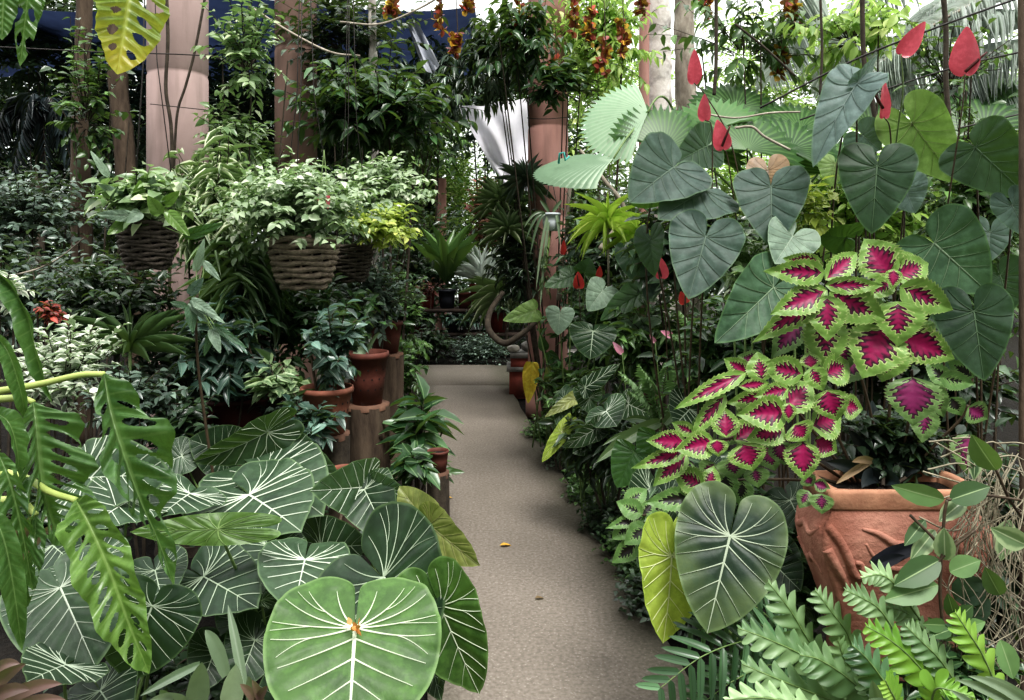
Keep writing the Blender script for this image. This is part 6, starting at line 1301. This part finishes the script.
# fallen leaves on the path
for (x,y,lb) in ((500,547,'orange fallen leaf lying on the path near the olive leaf'),(446,499,'small yellow fallen leaf at the left edge of the path'),(535,600,'brown leaf scrap on the path in the foreground')):
    D=CZ*F/(y-HY); mb=MB(); leaves(mb,at(x,y,D)+[0,0,.008],(1,.3,.05),(0,0,1),.07 if x==500 else .045,.035 if x==500 else .026,'ov'); mb.build('fallen_leaf',MATS['leaf_fallen'] if x<520 else MATS['dry_leaf'],None,lb,'leaf')
# ---------------------------------------------------------------- far thicket on the right and behind the bench
S('thicket_shrub','dark thicket plant behind the plant bench at the path end','shrub','fol_dark',420,270,12.6,70,80,.8,220,10,.16,.06)
S('thicket_shrub','dark thicket plant right of the plant bench behind the rose pillar','shrub','fol_dark',510,290,12.4,60,60,.8,180,10,.16,.06)
S('thicket_shrub','green thicket plant behind the lime rosettes','shrub','fol_mid',630,260,9.0,90,90,.9,200,10,.14,.06)
S('thicket_shrub','green thicket plant behind the middle anthuriums','shrub','fol_mid',780,250,8.0,110,90,.9,220,10,.13,.06)
S('thicket_shrub','green thicket plant behind the right anthuriums','shrub','fol_mid',950,260,7.0,120,110,.8,220,10,.12,.055)
# ================================================================ the closing belt of trees round the garden
k=0
places=['behind the far left thicket','behind the two brown trunks','behind the first pillar','behind the brownish pillar','behind the white-barked trunk','left of the gap at the path end']
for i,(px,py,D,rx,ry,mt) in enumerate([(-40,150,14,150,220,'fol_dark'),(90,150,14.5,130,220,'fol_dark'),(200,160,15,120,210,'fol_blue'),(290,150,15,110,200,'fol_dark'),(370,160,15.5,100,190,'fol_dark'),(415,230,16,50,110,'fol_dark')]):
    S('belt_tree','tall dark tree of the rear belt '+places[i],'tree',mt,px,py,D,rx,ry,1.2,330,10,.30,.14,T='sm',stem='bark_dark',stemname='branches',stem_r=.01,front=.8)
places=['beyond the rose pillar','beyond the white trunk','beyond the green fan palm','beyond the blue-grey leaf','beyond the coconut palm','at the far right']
for i,(px,py,D,rx,ry,mt) in enumerate([(560,260,17,110,100,'fol_mid'),(660,250,16,110,110,'fol_mid'),(760,230,16,110,110,'fol_sun_tint'),(860,230,16,110,110,'fol_sun_tint'),(960,230,16,110,120,'fol_mid'),(1060,220,15,110,140,'fol_sun_tint')]):
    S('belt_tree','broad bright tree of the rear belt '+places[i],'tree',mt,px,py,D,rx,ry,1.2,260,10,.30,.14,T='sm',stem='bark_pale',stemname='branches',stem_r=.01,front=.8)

S('belt_tree','greyish tree of the rear belt behind the white sheet','tree','fol_grey',490,110,14,60,80,.9,150,10,.22,.09,T='sm',stem='bark_dark',stemname='branches',stem_r=.01)
S('belt_tree','mid green tree of the rear belt over the rose pillar top','tree','fol_mid',560,60,13,70,80,.9,130,10,.22,.09,T='sm',stem='bark_dark',stemname='branches',stem_r=.01)
S('belt_tree','leafy tree of the rear belt between the slender white trunk and the sheet','tree','fol_mid',430,110,13,50,80,.9,120,10,.22,.09,T='sm',stem='bark_dark',stemname='branches',stem_r=.01)
# ---------------------------------------------------------------- repeats share a group
GRP=dict(concrete_pillar='concrete pillars',slender_tree='slender bare trunks',wire_line='dark wires strung over the garden',plant_pot='plant pots',potted_plant='small potted plants',stone='stones by the path',tree_stump='tree stumps under the pots',hanging_basket='woven hanging baskets',basket_plant='bushes growing in the hanging baskets',white_veined_philodendron='white-veined philodendrons',anthurium='tall anthurium plants',anthurium_flower='red and pink flamingo flowers',coleus='magenta and green coleus',fan_palm='pleated fan palms',epiphyte='spiky epiphytes on the rose pillar',lime_rosette='yellow-green rosettes',trellis_vine='vines on the overhead trellis',sunlit_tree='sunlit trees beyond the garden',garden_shrub='shrubs of the right bed',ground_cover='creepers along the right path edge',shade_shrub='shrubs of the left bed',shade_plant='low plants of the left bed',forest_tree='dark trees over the left bed',thicket_shrub='rear thicket shrubs',belt_tree='tall trees of the rear belt',hanging_vine='dark vines hanging at the top right',vine_stem='bare vine stems by the pillars',hanging_leaf='leaves hanging from above at top left',pink_bromeliad='pink bromeliads at the lower left',lobed_fern='lobed ferns at the bottom right',small_fern='small feathery ferns',red_flower='red buds over the middle basket',leafy_vine='pale leafy vines round the left pillars',hoya_vine='pale vines among the anthuriums',fallen_leaf='fallen leaves on the path',variegated_shrub='white-edged shrubs',strap_shrub='strap-leaved plants below the baskets',spider_plant='striped spider plants',bare_twig='bare twigs',tie_line='thin lines tied round the pillars')
from collections import Counter
tops=[o for o in bpy.data.objects if o.parent is None and o.get('label')]
cnt=Counter(o.name.split('.')[0] for o in tops)
for o in tops:
    n=o.name.split('.')[0]
    if cnt[n]>1 and n in GRP and not o.get('group'): o['group']=GRP[n]
